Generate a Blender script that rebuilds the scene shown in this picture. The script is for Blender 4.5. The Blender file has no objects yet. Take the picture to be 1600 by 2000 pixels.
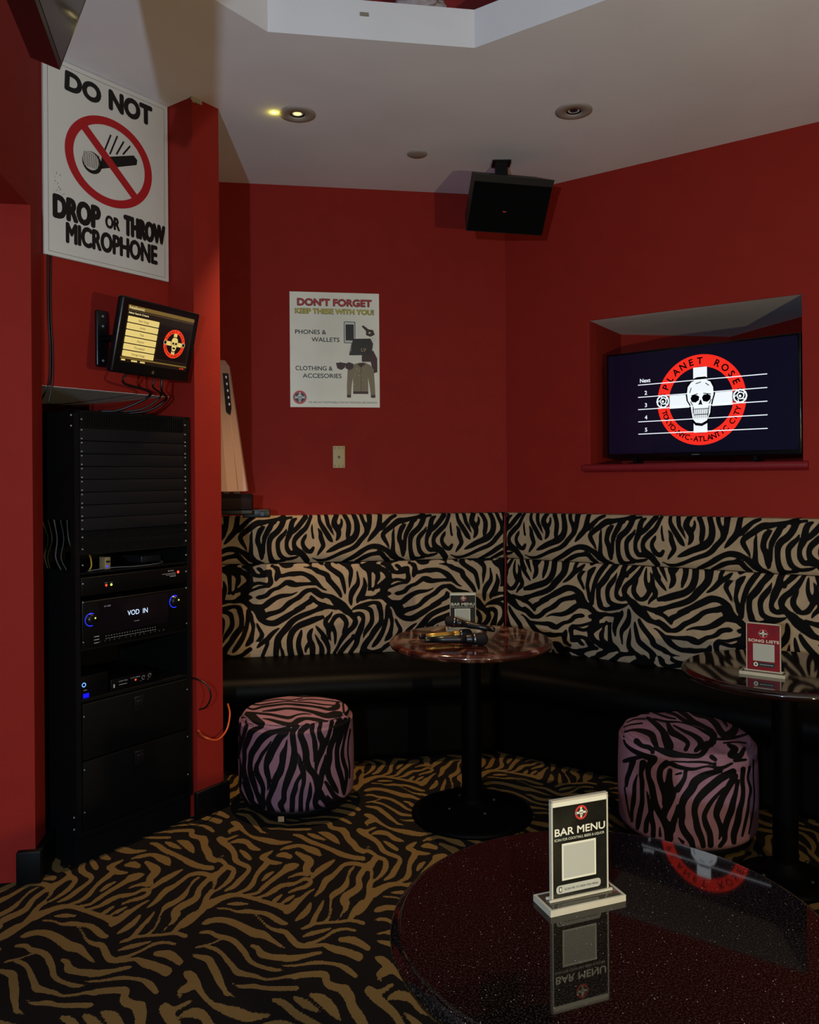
import bpy, bmesh, math, random
import numpy as np
from mathutils import Vector, Matrix, noise

# ------------------------------------------------------------------ camera
SC = bpy.context.scene
FPX, CX, CY = 1600.0, 800.0, 933.0
CAMLOC = np.array([0.0, 0.0, 1.45]); ROLL = math.radians(.45)
CF = np.array([0.,1.,0.]); CR = np.array([math.cos(ROLL),0.,-math.sin(ROLL)]); CU = np.array([math.sin(ROLL),0.,math.cos(ROLL)])
cam = bpy.data.cameras.new('camera'); cam.sensor_fit = 'AUTO'; cam.sensor_width = 36; cam.lens = FPX/2000*36
cam.shift_y = (CY-1000)/2000; cam.clip_start = .02
camo = bpy.data.objects.new('camera', cam); SC.collection.objects.link(camo); SC.camera = camo
camo.matrix_world = Matrix(((CR[0],CU[0],-CF[0],0),(CR[1],CU[1],-CF[1],0),(CR[2],CU[2],-CF[2],1.45),(0,0,0,1)))
# ------------------------------------------------------------------ world, lamps, exposure
w = bpy.data.worlds.new('room_dark'); SC.world = w; w.use_nodes = True
w.node_tree.nodes['Background'].inputs[0].default_value = (.8,.85,1.0,1); w.node_tree.nodes['Background'].inputs[1].default_value = .045
def lamp(name, kind, loc, power, col, size=.05, **k):
    l = bpy.data.lights.new(name, kind); l.energy = power; l.color = col
    if kind in ('POINT','SPOT'): l.shadow_soft_size = size
    for a, b in k.items(): setattr(l, a, b)
    o = bpy.data.objects.new(name, l); SC.collection.objects.link(o); o.location = loc; return o
lamp('lamp_cool', 'POINT', (-.64,-1.0,1.62), 262, (.60,.78,1.0), .03)
lamp('lamp_warm', 'POINT', (1.5,-.1,1.25), 132, (1.0,.80,.42), .03)
lamp('lamp_downlight', 'SPOT', (-.4886,3.6842,3.075), 215, (1.0,.64,.32), .02, spot_size=math.radians(64), spot_blend=1)
lamp('lamp_leak', 'POINT', (-.592,3.668,3.078), .06, (1.0,.85,.12), .004)
vs = SC.view_settings; SC.display_settings.display_device = 'sRGB'; vs.view_transform = 'Standard'; vs.look = 'None'; vs.gamma = 1; vs.exposure = 0; vs.use_curve_mapping = False

# ---------- hand drawn zebra strokes: one stroke = x,y,halfwidth triplets in its own sheet ----------
# sheets: origin x, origin y, scale
SHEETS = {'V1':(490,1090,11.43),'V2':(620,1090,10),'V3':(490,1185,11.43),'V4':(620,1185,10),
          'V5':(610,1000,10.667),'V6':(750,1000,10.667),
          'W1':(0,1660,5.333),'W2':(0,1820,5.333),'W3':(280,1600,5.333),'W4':(280,1760,5.333),
          'W5':(560,1600,5.333),'W6':(560,1760,5.333),'W8':(280,1880,5.333)}
LOWER = """V1 600 130 30 700 165 45 790 185 45 900 160 40 1010 130 30 1100 105 20
V1 400 110 50 480 150 60 550 200 62 600 280 55 600 380 70 570 460 45 560 505 20
V1 600 385 60 700 395 42 850 360 50 950 355 58 1050 345 52 1150 345 50 1250 380 52 1350 440 65 1430 510 62 1520 600 45 1600 672 28 1660 705 20 1700 712 14
V1 1190 205 18 1280 210 26 1370 235 30 1450 265 55 1530 310 52 1620 350 50
V2 0 260 45 100 290 48 190 340 55 220 420 55 290 500 50 370 590 50 420 660 45 455 730 32 465 765 12
V2 110 85 30 140 110 35 220 180 45 310 240 50 400 300 55 460 350 50 490 430 45 520 560 38 535 650 25 540 700 10
V2 300 75 10 400 80 20 500 105 28 590 160 50 645 220 48 655 300 42 640 400 38 630 500 22 622 580 8
V2 775 260 15 785 340 22 795 420 32 780 510 45 730 580 55 680 660 58 650 760 45 650 850 38 660 915 15
V2 905 385 15 920 450 30 925 530 45 900 620 55 860 720 65 800 800 48 775 870 14
V2 620 78 10 770 85 22 850 120 45 920 170 60 990 220 60 1010 300 45 1018 400 38 1022 500 34 1020 600 32
V2 940 110 60 1010 130 60 1100 210 60 1170 300 50 1175 390 48 1145 460 30 1130 540 24 1080 620 28
V2 1000 610 25 1100 585 22 1170 560 36 1260 500 50 1350 440 60 1400 380 65
V2 860 780 55 1000 765 30 1100 762 38 1200 730 58 1290 650 70 1300 570 80 1360 500 70
V2 1040 62 18 1120 130 42 1200 190 50 1300 240 52 1360 300 58 1400 370 65 1400 430 60
V2 1250 60 35 1340 110 55 1420 180 62 1500 235 55 1560 245 42
V1 -30 360 80 20 375 75 100 400 48 220 398 45 330 350 80 410 320 60
V1 -20 150 22 80 190 38 180 240 50 260 320 45 300 350 50
V1 420 310 55 425 400 52 440 480 55 440 550 62 390 610 55
V1 380 590 30 300 575 32 200 560 35 100 570 38 0 600 42 -60 640 50
V1 380 620 45 300 640 28 200 655 33 100 690 33 0 730 28 -60 760 25
V2 1380 470 60 1450 455 32 1520 415 32 1600 390 25
V2 1300 560 80 1380 560 38 1460 540 26 1540 510 22
V2 1200 720 60 1330 705 42 1390 685 40
V1 -30 900 60 0 890 65 100 880 60 230 870 48 350 830 52 430 750 48 520 695 40 620 662 42 720 595 48 800 545 58 900 565 75 1000 592 58 1100 585 48 1250 575 38 1380 570 40 1450 560 50
V1 50 1060 22 150 1080 45 280 1080 60 380 1010 68 460 950 65 560 890 55 680 845 50 800 830 40 920 810 25 1040 755 12
V3 110 -10 60 180 30 80 250 110 70 310 195 65 420 160 60 540 130 52 650 90 50 730 40 52
V1 730 1120 50 850 1010 60 960 940 50 1080 870 55 1160 790 55 1250 730 52 1350 712 46 1430 735 72 1520 800 72 1600 850 62
V2 100 720 50 200 740 45 280 770 60 360 840 80 430 900 95 500 950 90 560 985 60
V4 480 0 70 560 60 78 640 130 55 700 165 55 800 130 42 870 160 50 895 230 40 880 310 45 850 400 60 820 480 60 780 580 62 770 680 52 740 760 48 680 850 42 640 910 40
V4 690 170 60 735 240 48 738 310 55 690 400 50 600 480 50 530 560 52 470 650 42 420 750 32 370 850 32 330 910 28
V1 1350 865 38 1340 950 60 1250 1010 55 1130 1080 48 1000 1150 42
V1 1380 900 45 1480 990 45 1580 1020 36 1660 1030 30
V2 40 900 36 100 920 34 200 940 42 290 965 36 380 1000 16
V4 -20 45 30 60 20 45 200 5 40 300 12 34 365 32 14
V3 1180 10 45 1050 75 55 920 145 58 800 220 68 680 290 70 560 355 72 450 370 65 330 345 65 220 275 62 130 190 60 60 120 50 -20 60 50
V2 1150 745 40 1280 760 50 1380 830 60 1480 890 60 1560 940 60
V3 1600 45 40 1450 80 48 1300 140 55 1150 195 60 1000 270 62 900 350 68 830 440 75 750 530 75 680 610 72 620 700 78 590 800 75 575 900 68 565 1000 65 560 1110 62
V3 640 800 40 665 900 28 700 1000 38 722 1110 42
V4 90 190 16 0 215 38 -30 225 42
V3 1600 232 45 1500 265 55 1400 295 70 1300 335 72 1150 390 72 1050 440 68 960 520 68 900 620 72 870 740 70 870 860 70 880 970 72 910 1110 70
V3 1130 530 20 1110 620 45 1080 720 55 1065 830 58 1080 940 65 1115 1070 65
V3 1380 490 18 1335 560 48 1305 650 58 1325 760 58 1360 850 72 1380 950 68 1380 1070 62
V3 1290 840 45 1245 910 42 1225 980 30 1232 1035 12
V3 1430 610 10 1470 690 25 1520 790 40 1570 880 50 1590 980 60 1580 1090 60
V3 1450 430 15 1500 490 35 1570 570 45 1620 640 50 1680 740 58
V4 120 600 55 170 680 50 210 770 45 225 860 35 215 930 35
V4 290 100 12 250 170 30 170 260 45 165 340 50 220 420 60 220 520 42 240 600 26 266 670 10
V4 250 390 55 290 290 42 350 200 45 430 165 38 500 200 50 558 280 48 560 370 45 520 450 32 486 520 10
V4 290 390 50 335 480 38 350 560 32 350 660 26 345 745 10
V4 700 600 35 640 660 42 570 740 48 500 830 50 440 910 45
V4 700 570 40 740 600 40
V2 680 988 10 780 945 32 900 915 48 1000 882 42 1100 860 35 1190 890 50 1215 960 55
V4 655 68 8 740 30 22 850 10 34 950 20 40 1030 60 48 1060 150 42 1065 250 45 1035 340 48 980 420 48 930 500 36 900 580 14 890 620 5
V4 1205 -10 55 1235 100 48 1240 220 45 1228 310 50 1160 400 58 1095 490 58 1045 580 52 990 650 55 935 730 60 905 800 60 880 880 55 860 930 55
V4 950 860 50 1080 885 40 1250 835 38 1330 770 45 1400 720 40
V4 1370 -10 45 1365 100 50 1345 220 38 1320 330 42 1280 450 45 1240 540 50 1175 650 50 1115 730 42 1075 780 18
V4 1395 60 42 1430 160 40 1455 250 45 1468 330 48 1450 430 55 1420 520 55 1370 600 48 1315 660 14
V4 1590 0 55 1590 120 45 1590 260 42 1580 380 40
V3 15 180 50 10 300 42 12 450 38 0 600 35 -20 700 28
V3 -30 870 40 0 850 45 100 785 45 200 715 52 250 640 52 228 560 42 180 480 38 145 400 28 125 350 16
V3 -20 1090 50 80 970 50 170 870 48 280 790 50 370 725 58 440 640 52 520 560 42 600 500 24 640 475 10
V3 370 770 45 365 850 42 320 960 42 280 1060 42 255 1120 40
V3 -60 1150 50 0 1180 40"""
UPPER = """V5 -30 150 45 50 90 25
V5 140 70 35 150 180 38 190 270 45 260 380 48 320 480 52 370 560 48 425 628 12
V5 290 70 40 310 170 42 330 260 38 380 350 32 420 430 20 455 495 7
V5 510 70 50 465 170 55 460 250 60 515 340 62 552 430 52 540 520 42 500 590 16
V5 600 150 18 615 210 25 590 290 38 560 350 30
V5 680 80 45 730 170 45 758 270 50 755 370 50 740 470 46 725 555 18
V5 870 70 48 915 190 52 932 300 60 928 400 60 890 500 65 800 590 70 680 650 62 560 700 58 450 760 52 360 805 36 300 835 14
V5 1020 70 40 1055 180 38 1095 260 42 1140 340 60 1130 430 52 1080 500 48 1000 590 50 930 680 50 830 755 45 700 810 42 580 860 38 460 920 35 350 970 35 250 1003 30 130 1012 30 20 988 16
V5 1188 70 60 1190 200 50 1165 330 55
V5 1415 70 48 1400 200 52 1378 320 58 1330 400 55 1270 470 52 1205 550 38 1155 610 14
V5 1380 350 50 1450 320 48 1530 235 45 1600 165 38
V6 0 255 40 90 170 38 170 110 38 250 75 28
V6 830 85 60 700 108 35 560 138 38 430 170 52 300 192 62 150 305 55 30 400 50 -25 475 45 5 560 45 60 650 32 105 735 12
V6 990 70 22 900 85 28 830 110 50
V6 830 120 55 800 210 55 750 300 55 690 370 58 610 440 58 560 530 52 548 640 46 552 760 46 570 860 50 600 950 60
V6 205 362 14 190 450 30 190 560 32 190 680 40 185 800 48 200 890 62 260 960 60
V6 455 262 12 400 300 46 365 350 55 330 450 48 320 560 50 360 660 50 388 760 55 400 850 48 402 915 22
V6 680 172 18 600 200 45 552 290 55 500 380 48 455 480 45 440 580 36 432 680 38 425 780 42
V5 640 1040 22 760 985 40 900 905 48 1000 835 52 1100 770 48 1200 725 52 1290 712 56 1400 728 58 1500 768 48 1580 820 48
V6 60 800 52 130 860 60 210 930 60 330 975 36 430 1010 25
V5 900 1025 16 1000 985 38 1100 928 45 1200 885 42 1300 865 42 1400 850 50 1450 880 50 1510 950 48 1580 1010 45
V6 0 955 35 80 1000 35
V6 885 310 11 850 390 33 780 470 48 725 550 46 715 640 43 728 740 44 760 830 48 820 885 42 900 912 34 1000 900 30 1080 875 24 1130 852 10
V6 600 960 50 700 965 30 850 948 20
V6 1080 95 22 1015 140 46 982 230 50 972 330 56 940 430 55 900 530 42 890 620 38 905 710 45 960 785 46 1040 780 50 1120 780 62
V6 1000 360 50 1060 320 45 1130 240 50 1200 150 50 1265 60 50
V6 1370 50 32 1320 180 38 1265 285 45 1200 350 50 1130 420 50 1075 480 50 1038 560 42 1040 640 45 1080 720 60 1180 800 62 1240 870 62 1290 940 60
V6 1280 405 10 1250 470 35 1212 540 36 1212 620 40 1260 705 45 1345 765 42 1420 715 50 1480 640 60 1500 560 55 1440 480 46 1410 400 30 1395 300 25 1395 215 12
V5 120 345 15 165 430 35 180 530 50 210 620 50 230 700 44 180 790 38 120 870 25 86 912 12
V6 1400 900 14 1500 905 24"""
CARPET = """W3 170 98 4 350 85 10 510 80 15 600 110 25 690 160 28 760 220 35 850 260 30 920 310 28 950 370 28 960 420 30 1010 460 22 1090 495 22 1100 530 20 1060 580 20 1000 640 25 940 700 22 850 745 8
W3 100 128 5 250 135 10 430 155 15 530 190 28 600 240 35 620 290 35 700 330 20 780 370 40 830 385 15
W3 790 400 20 850 460 20 870 490 22 940 525 22 930 580 25 890 640 22 810 710 12 710 770 5
W3 860 500 25 800 545 30 740 600 42 735 670 28 700 740 25 650 800 30 610 860 15
W3 230 210 12 290 230 20 360 280 15 470 310 15 560 360 20 640 410 32 690 460 30 715 520 22 650 560 18 580 610 25 530 670 45 570 720 35 500 780 42 430 850 35 360 900 35 310 930 18
W3 360 200 8 430 235 15 520 270 5
W3 120 330 6 230 315 15 320 350 18 400 400 25 460 460 25 530 510 25 570 520 8
W3 550 525 20 440 590 20 330 620 12 240 660 10 150 720 12 80 800 15 0 860 20
W3 470 490 20 400 530 15 300 560 12 200 585 12 140 605 5
W3 30 425 15 120 390 15 220 395 20 290 430 38 300 475 28 200 480 15 140 475 8
W3 470 18 6 600 20 20 690 40 28 770 60 12
W3 800 0 12 900 20 20 970 60 30 1000 80 25 1050 120 18 1130 180 14 1230 210 22 1330 230 28 1420 245 20 1550 235 5
W3 840 115 18 900 100 32 960 70 30
W3 850 220 8 930 185 12 980 160 8
W3 920 240 8 1000 225 22 1080 240 25 1130 290 28 1210 318 10
W3 1005 320 8 1060 365 25 1110 410 20
W3 1350 330 6 1280 370 20 1225 400 16 1290 430 28 1270 480 28 1210 540 22 1170 600 20 1140 670 25 1080 730 18 1000 760 8 950 775 4
W3 1290 440 25 1380 455 18 1450 455 5
W3 1425 320 5 1500 290 12 1600 275 15
W3 1390 380 10 1460 370 28 1530 390 22
W3 1240 640 10 1290 590 20 1360 545 6
W3 1040 790 5 1180 770 12 1240 720 20 1320 650 20 1400 590 22 1480 530 28 1560 490 28
W3 600 935 38 700 880 38 800 830 28 900 795 24 1000 790 18 1090 810 18 1200 840 18 1300 870 20 1400 900 25 1500 930 36 1560 900 36 1600 850 30
W3 1180 815 5 1280 790 15 1360 740 25 1450 690 20 1600 665 12
W3 1330 880 8 1380 840 20 1440 790 10
W3 1440 880 10 1500 830 12 1570 795 8
W3 870 885 6 980 880 18 1090 882 6
W3 170 870 8 220 810 20 290 750 25 370 740 30 440 715 18 530 705 8
W3 370 760 22 340 800 12
W4 20 355 4 110 330 10 200 260 20 280 200 25 400 140 20 500 100 20 570 50 18 630 0 10
W4 280 290 8 350 240 22 450 190 25 560 130 26 620 90 34
W4 350 262 10 450 247 13 560 245 10 650 220 25 750 195 26 850 200 30 950 230 35 1050 280 40 1150 330 45 1250 350 38 1330 400 25 1420 460 15 1480 490 5
W4 770 75 8 880 80 8 980 110 12 1080 105 22 1180 115 18 1280 130 22 1370 180 28 1440 220 25 1490 235 16
W4 1150 140 6 1220 190 10 1290 260 12 1370 300 18 1470 320 25 1530 370 25 1600 440 22
W4 0 430 20 100 400 15 250 380 20 400 380 15 500 355 15 600 325 15 700 325 20 760 360 22 870 385 25 950 420 28 1010 480 30 1060 540 28 1100 610 25 1170 660 20 1270 695 18 1360 715 20 1460 718 5
W4 430 400 12 440 450 14 470 500 18 560 480 12 650 460 8 740 430 6 800 400 8
W4 650 470 15 750 500 20 820 550 20 870 610 25 930 680 28 980 740 34 1080 765 25 1180 785 20 1270 815 12 1400 805 12 1500 785 15 1600 790 25
W4 480 555 18 580 580 22 680 610 38 720 680 42 760 750 42 790 820 40 820 880 30 850 930 26
W4 0 500 8 80 480 8 180 480 10 270 510 25 330 545 12 430 572 8 480 550 10
W4 60 555 15 130 600 30 220 650 35 300 690 35 400 740 45 500 790 55 545 860 42
W8 540 200 50 590 290 32 650 370 25 720 430 18 800 490 20 900 520 35 1000 550 48 1100 580 45 1200 580 32 1360 580 18
W8 500 240 45 430 270 45 350 305 45 370 350 35
W4 0 655 8 70 660 12
W4 0 760 30 100 790 35 190 820 38 245 840 14
W8 850 290 20 870 330 28 950 360 28 1080 370 25 1180 385 20 1250 398 8
W8 930 220 6 1010 250 15 1150 245 24 1250 265 20 1400 275 28 1600 275 30
W4 1120 460 12 1190 490 25 1230 550 38 1330 580 28 1450 590 34 1600 600 22
W4 1440 665 6 1520 675 8 1600 675 8
W4 0 270 40 80 190 45 160 130 42 215 95 10
W8 0 300 60 70 380 60 150 450 60 210 530 60 250 600 60
W8 300 540 20 400 470 20 480 420 20 515 400 8
W8 1380 420 15 1450 450 32 1530 490 30 1600 530 20
W8 420 575 15 520 550 50 620 570 55 700 620 45
W5 455 90 10 540 100 20 610 140 35 640 200 30 700 260 32 740 310 28 840 350 18
W5 70 160 8 150 180 18 240 230 20 350 270 18 450 310 20 560 360 25 680 395 22 800 410 20
W5 220 150 8 300 180 20 400 215 6
W5 320 125 8 420 160 28 500 210 28 550 255 6
W5 0 300 15 130 275 15 230 310 30 310 340 32 355 380 8
W5 100 350 15 170 390 28 240 440 42 205 510 36 225 570 22 130 570 15 20 608 5
W5 0 510 38 70 490 34 120 475 10
W5 260 610 15 330 540 28 420 480 26 505 420 6
W5 20 765 8 100 730 15 200 700 20 255 650 18 190 620 16 100 665 14 0 690 15
W5 90 890 25 160 820 20 230 760 12 285 730 6
W5 295 800 8 360 730 25 410 640 32 480 590 24 540 530 20 600 475 18 700 460 18 800 480 20
W5 0 850 15 80 795 8
W5 840 350 18 960 400 15 1080 440 18 1150 480 22 1160 540 20 1100 620 18 1030 670 10
W5 700 500 10 660 540 14 640 600 12 620 680 28 560 740 26 480 790 28 460 840 12 460 950 13
W5 840 480 26 780 560 28 750 620 28 755 700 34 700 750 34 620 800 38 590 850 34 620 910 26 600 960 14
W5 1000 500 45 990 580 45 940 650 34 880 690 38 860 780 28 840 860 34 780 920 44 740 960 38
W5 610 25 8 720 60 28 770 110 38 850 160 32 950 200 20 1040 240 6
W5 840 110 12 940 60 12
W5 250 880 12 220 940 28
W5 380 850 10 350 940 16
W6 620 20 38 600 90 12 540 190 6
W6 790 20 34 720 100 38 660 180 18
W6 0 100 36 60 70 28 120 10 20
W6 95 200 10 160 150 28 220 90 28 245 30 15
W6 150 290 8 250 250 20 290 180 25 330 100 18 370 30 15
W6 250 240 14 400 225 12 550 215 12 680 200 15 800 230 18
W6 400 215 12 440 170 12 455 100 12 460 30 12
W6 160 370 6 250 340 20 350 315 18 470 283 5
W6 0 340 25 60 410 28 130 460 30 250 470 18 400 450 15
W6 200 440 10 280 430 15 400 375 12 500 310 15 620 290 12 720 310 12
W6 400 460 22 500 500 38 620 530 38 750 580 45
W6 560 400 22 700 410 38 850 490 28
W6 0 600 34 90 590 30 200 570 20 300 545 18 365 535 10
W6 0 675 10 130 665 10 300 640 18 420 645 15 540 665 20 630 710 30 720 780 22
W6 0 790 12 150 770 28 300 760 30 400 770 38 420 850 38 500 900 45 620 920 48"""
def parse_strokes(txt):
    out = []
    for ln in txt.strip().split('\n'):
        w = ln.split(); ox, oy, s = SHEETS[w[0]]
        a = np.array([float(q) for q in w[1:]]).reshape(-1, 3)
        a = np.stack([ox + a[:,0]/s, oy + a[:,1]/s, a[:,2]/s], 1)
        out.append(a)
    return out
def smooth_path(a, n=4):
    if len(a) < 3: return a
    p = np.vstack([2*a[0]-a[1], a, 2*a[-1]-a[-2]]); res = []
    for i in range(1, len(p)-2):
        for k in range(n):
            t = k/n
            res.append(0.5*((2*p[i])+(-p[i-1]+p[i+1])*t+(2*p[i-1]-5*p[i]+4*p[i+1]-p[i+2])*t*t+(-p[i-1]+3*p[i]-3*p[i+1]+p[i+2])*t**3))
    res.append(a[-1]); return np.array(res)
def raster(strokes, x0, y0, w, h, res, clip=5.0, pad=0.0):
    """signed field (positive inside a stroke), res samples per unit"""
    W, H = int(w*res), int(h*res)
    F = np.full((H, W), -clip, np.float32)
    for a in strokes:
        a = smooth_path(a)
        for i in range(len(a)-1):
            p, q = a[i], a[i+1]
            r = max(p[2], q[2]) + clip
            ix0 = max(0, int((min(p[0],q[0])-r-x0)*res)); ix1 = min(W, int((max(p[0],q[0])+r-x0)*res)+2)
            iy0 = max(0, int((min(p[1],q[1])-r-y0)*res)); iy1 = min(H, int((max(p[1],q[1])+r-y0)*res)+2)
            if ix0 >= ix1 or iy0 >= iy1: continue
            X = x0 + (np.arange(ix0, ix1)+.5)/res; Y = y0 + (np.arange(iy0, iy1)+.5)/res
            dx, dy = q[0]-p[0], q[1]-p[1]; L = dx*dx+dy*dy+1e-9
            t = np.clip(((X[None]-p[0])*dx + (Y[:,None]-p[1])*dy)/L, 0, 1)
            d = np.hypot(X[None]-p[0]-t*dx, Y[:,None]-p[1]-t*dy)
            f = p[2]+t*(q[2]-p[2]) + pad - d
            sub = F[iy0:iy1, ix0:ix1]; np.maximum(sub, f, out=sub)
    return F
SHEETS['O1'] = (450,1340,6.4); SHEETS['O2'] = (1200,1375,5.517)
STOOL_LEFT = """O1 130 440 12 112 560 14 122 650 14 108 760 14 88 900 8
O1 200 500 28 165 620 24 140 700 24 120 800 15 105 900 9
O1 400 505 22 270 565 38 232 640 40 200 720 38 175 800 30 178 900 28 168 1000 28 175 1100 34 200 1200 38 230 1290 36 270 1370 24 295 1430 7
O1 720 540 38 560 570 32 470 600 44 380 670 48 320 760 45 270 840 42 252 930 32 247 1030 34 265 1130 38 295 1220 36 325 1320 30 360 1400 34 400 1490 38 425 1530 14
O1 510 690 8 460 770 18 400 850 24 360 930 24 328 1000 28 330 1080 34 370 1170 36 408 1270 30 405 1380 28 410 1480 36
O1 700 590 30 620 640 48 570 720 50 520 810 50 480 900 50 450 990 35 460 1080 38 480 1160 30 480 1240 20 465 1300 8
O1 710 670 8 690 770 24 660 860 44 650 960 40 620 1070 48 570 1160 45 540 1260 40 505 1350 34 475 1440 34 498 1530 42 540 1600 40
O1 830 505 34 780 570 36 785 680 38 800 800 38 795 900 45 780 1000 50 740 1110 48 700 1220 42 672 1320 34 668 1420 36 630 1480 40 650 1540 30 680 1610 25
O1 960 500 38 890 560 38 880 620 40 920 720 44 945 830 44 950 920 44 980 1020 42 1050 1110 42 1090 1200 50 1100 1300 45 1090 1370 50 1060 1450 34 1090 1520 42 1160 1560 40
O1 1120 1340 48 1165 1410 38 1220 1480 38 1230 1550 30
O1 855 840 7 870 920 20 885 1000 34 912 1080 34 918 1200 27 895 1300 24 882 1400 28 880 1500 30 880 1610 30
O1 890 1110 24 832 1200 24 810 1290 34 780 1380 34 775 1480 34 768 1600 32
O1 1000 1200 8 1000 1290 24 990 1380 28 965 1470 24 965 1600 24
O1 1030 490 28 1020 560 28 1045 650 28 1060 750 34 1060 850 24 1045 950 7
O1 1130 470 24 1110 560 28 1130 640 40 1160 720 44 1140 810 40 1100 900 36 1075 1000 24 1080 1070 7
O1 1270 450 28 1250 540 24 1222 640 26 1180 720 40
O1 1370 430 38 1330 520 40 1310 620 38 1262 730 38 1240 820 38 1240 930 34 1220 1020 34 1230 1120 38 1270 1200 34 1320 1290 28 1350 1340 9
O1 1190 860 10 1180 960 28 1150 1060 34 1135 1150 36 1110 1230 48
O1 1440 420 28 1400 540 36 1370 650 34 1335 780 30 1335 900 30 1345 1000 34 1375 1100 34 1400 1200 30 1410 1290 24 1420 1350 18
O1 1490 400 18 1450 560 18 1415 720 17 1400 850 24 1420 960 26 1450 1060 24 1450 1200 18 1430 1340 14
O1 1500 540 11 1475 700 11 1470 850 11 1490 1000 11 1490 1150 11
O1 1190 1200 18 1240 1280 27 1290 1360 30 1350 1420 44 1410 1420 24
O1 1210 1370 11 1260 1440 28 1310 1500 36
O1 150 1200 8 190 1290 18 230 1380 26 290 1470 34 370 1550 34 450 1610 30
O1 120 1290 14 170 1400 22 230 1500 28 300 1570 28
O1 120 900 8 130 1050 14 125 1200 18 120 1300 11
O1 100 1350 14 150 1460 18
O1 180 455 7 380 492 4 700 490 4 900 492 4 1050 462 4 1200 432 4 1360 402 5
O1 200 350 24 260 370 48 330 430 48 400 470 34
O1 200 325 9 350 340 14 500 355 17 650 385 20 740 395 20 830 360 11 930 345 9 1010 355 5
O1 400 405 5 500 420 16 620 455 24 760 480 28 850 430 34 950 405 20 1080 420 24 1210 440 11
O1 400 315 7 550 300 18 700 280 14 850 290 18 1000 315 20 1100 345 28 1200 370 34 1300 355 44 1370 350 36
O1 170 250 11 280 290 13 400 260 14 550 240 14 700 225 12 850 235 16 1000 250 14 1130 270 16 1230 290 20 1330 260 38 1340 220 24
O1 200 215 11 350 235 9 500 215 9 700 192 7 850 200 8 1000 208 9 1150 230 9 1300 240 7
O1 180 232 7 330 205 7 450 185 7 600 165 7 750 175 7 900 150 7
O1 250 195 5 400 170 5 550 140 7 700 120 5 900 130 9 1100 130 9 1300 160 7
O1 300 165 5 450 122 7 600 105 7 800 95 7 950 80 5 1150 90 5
O1 850 180 7 1000 165 7 1200 180 7 1380 200 7
O1 450 100 5 650 70 4 850 60 4
O1 1150 110 7 1300 120 7 1400 160 14 1410 240 14 1420 330 14
O1 1450 190 11 1490 270 11 1450 350 24
O1 140 290 9 130 380 14 185 400 9 200 450 11"""
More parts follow.
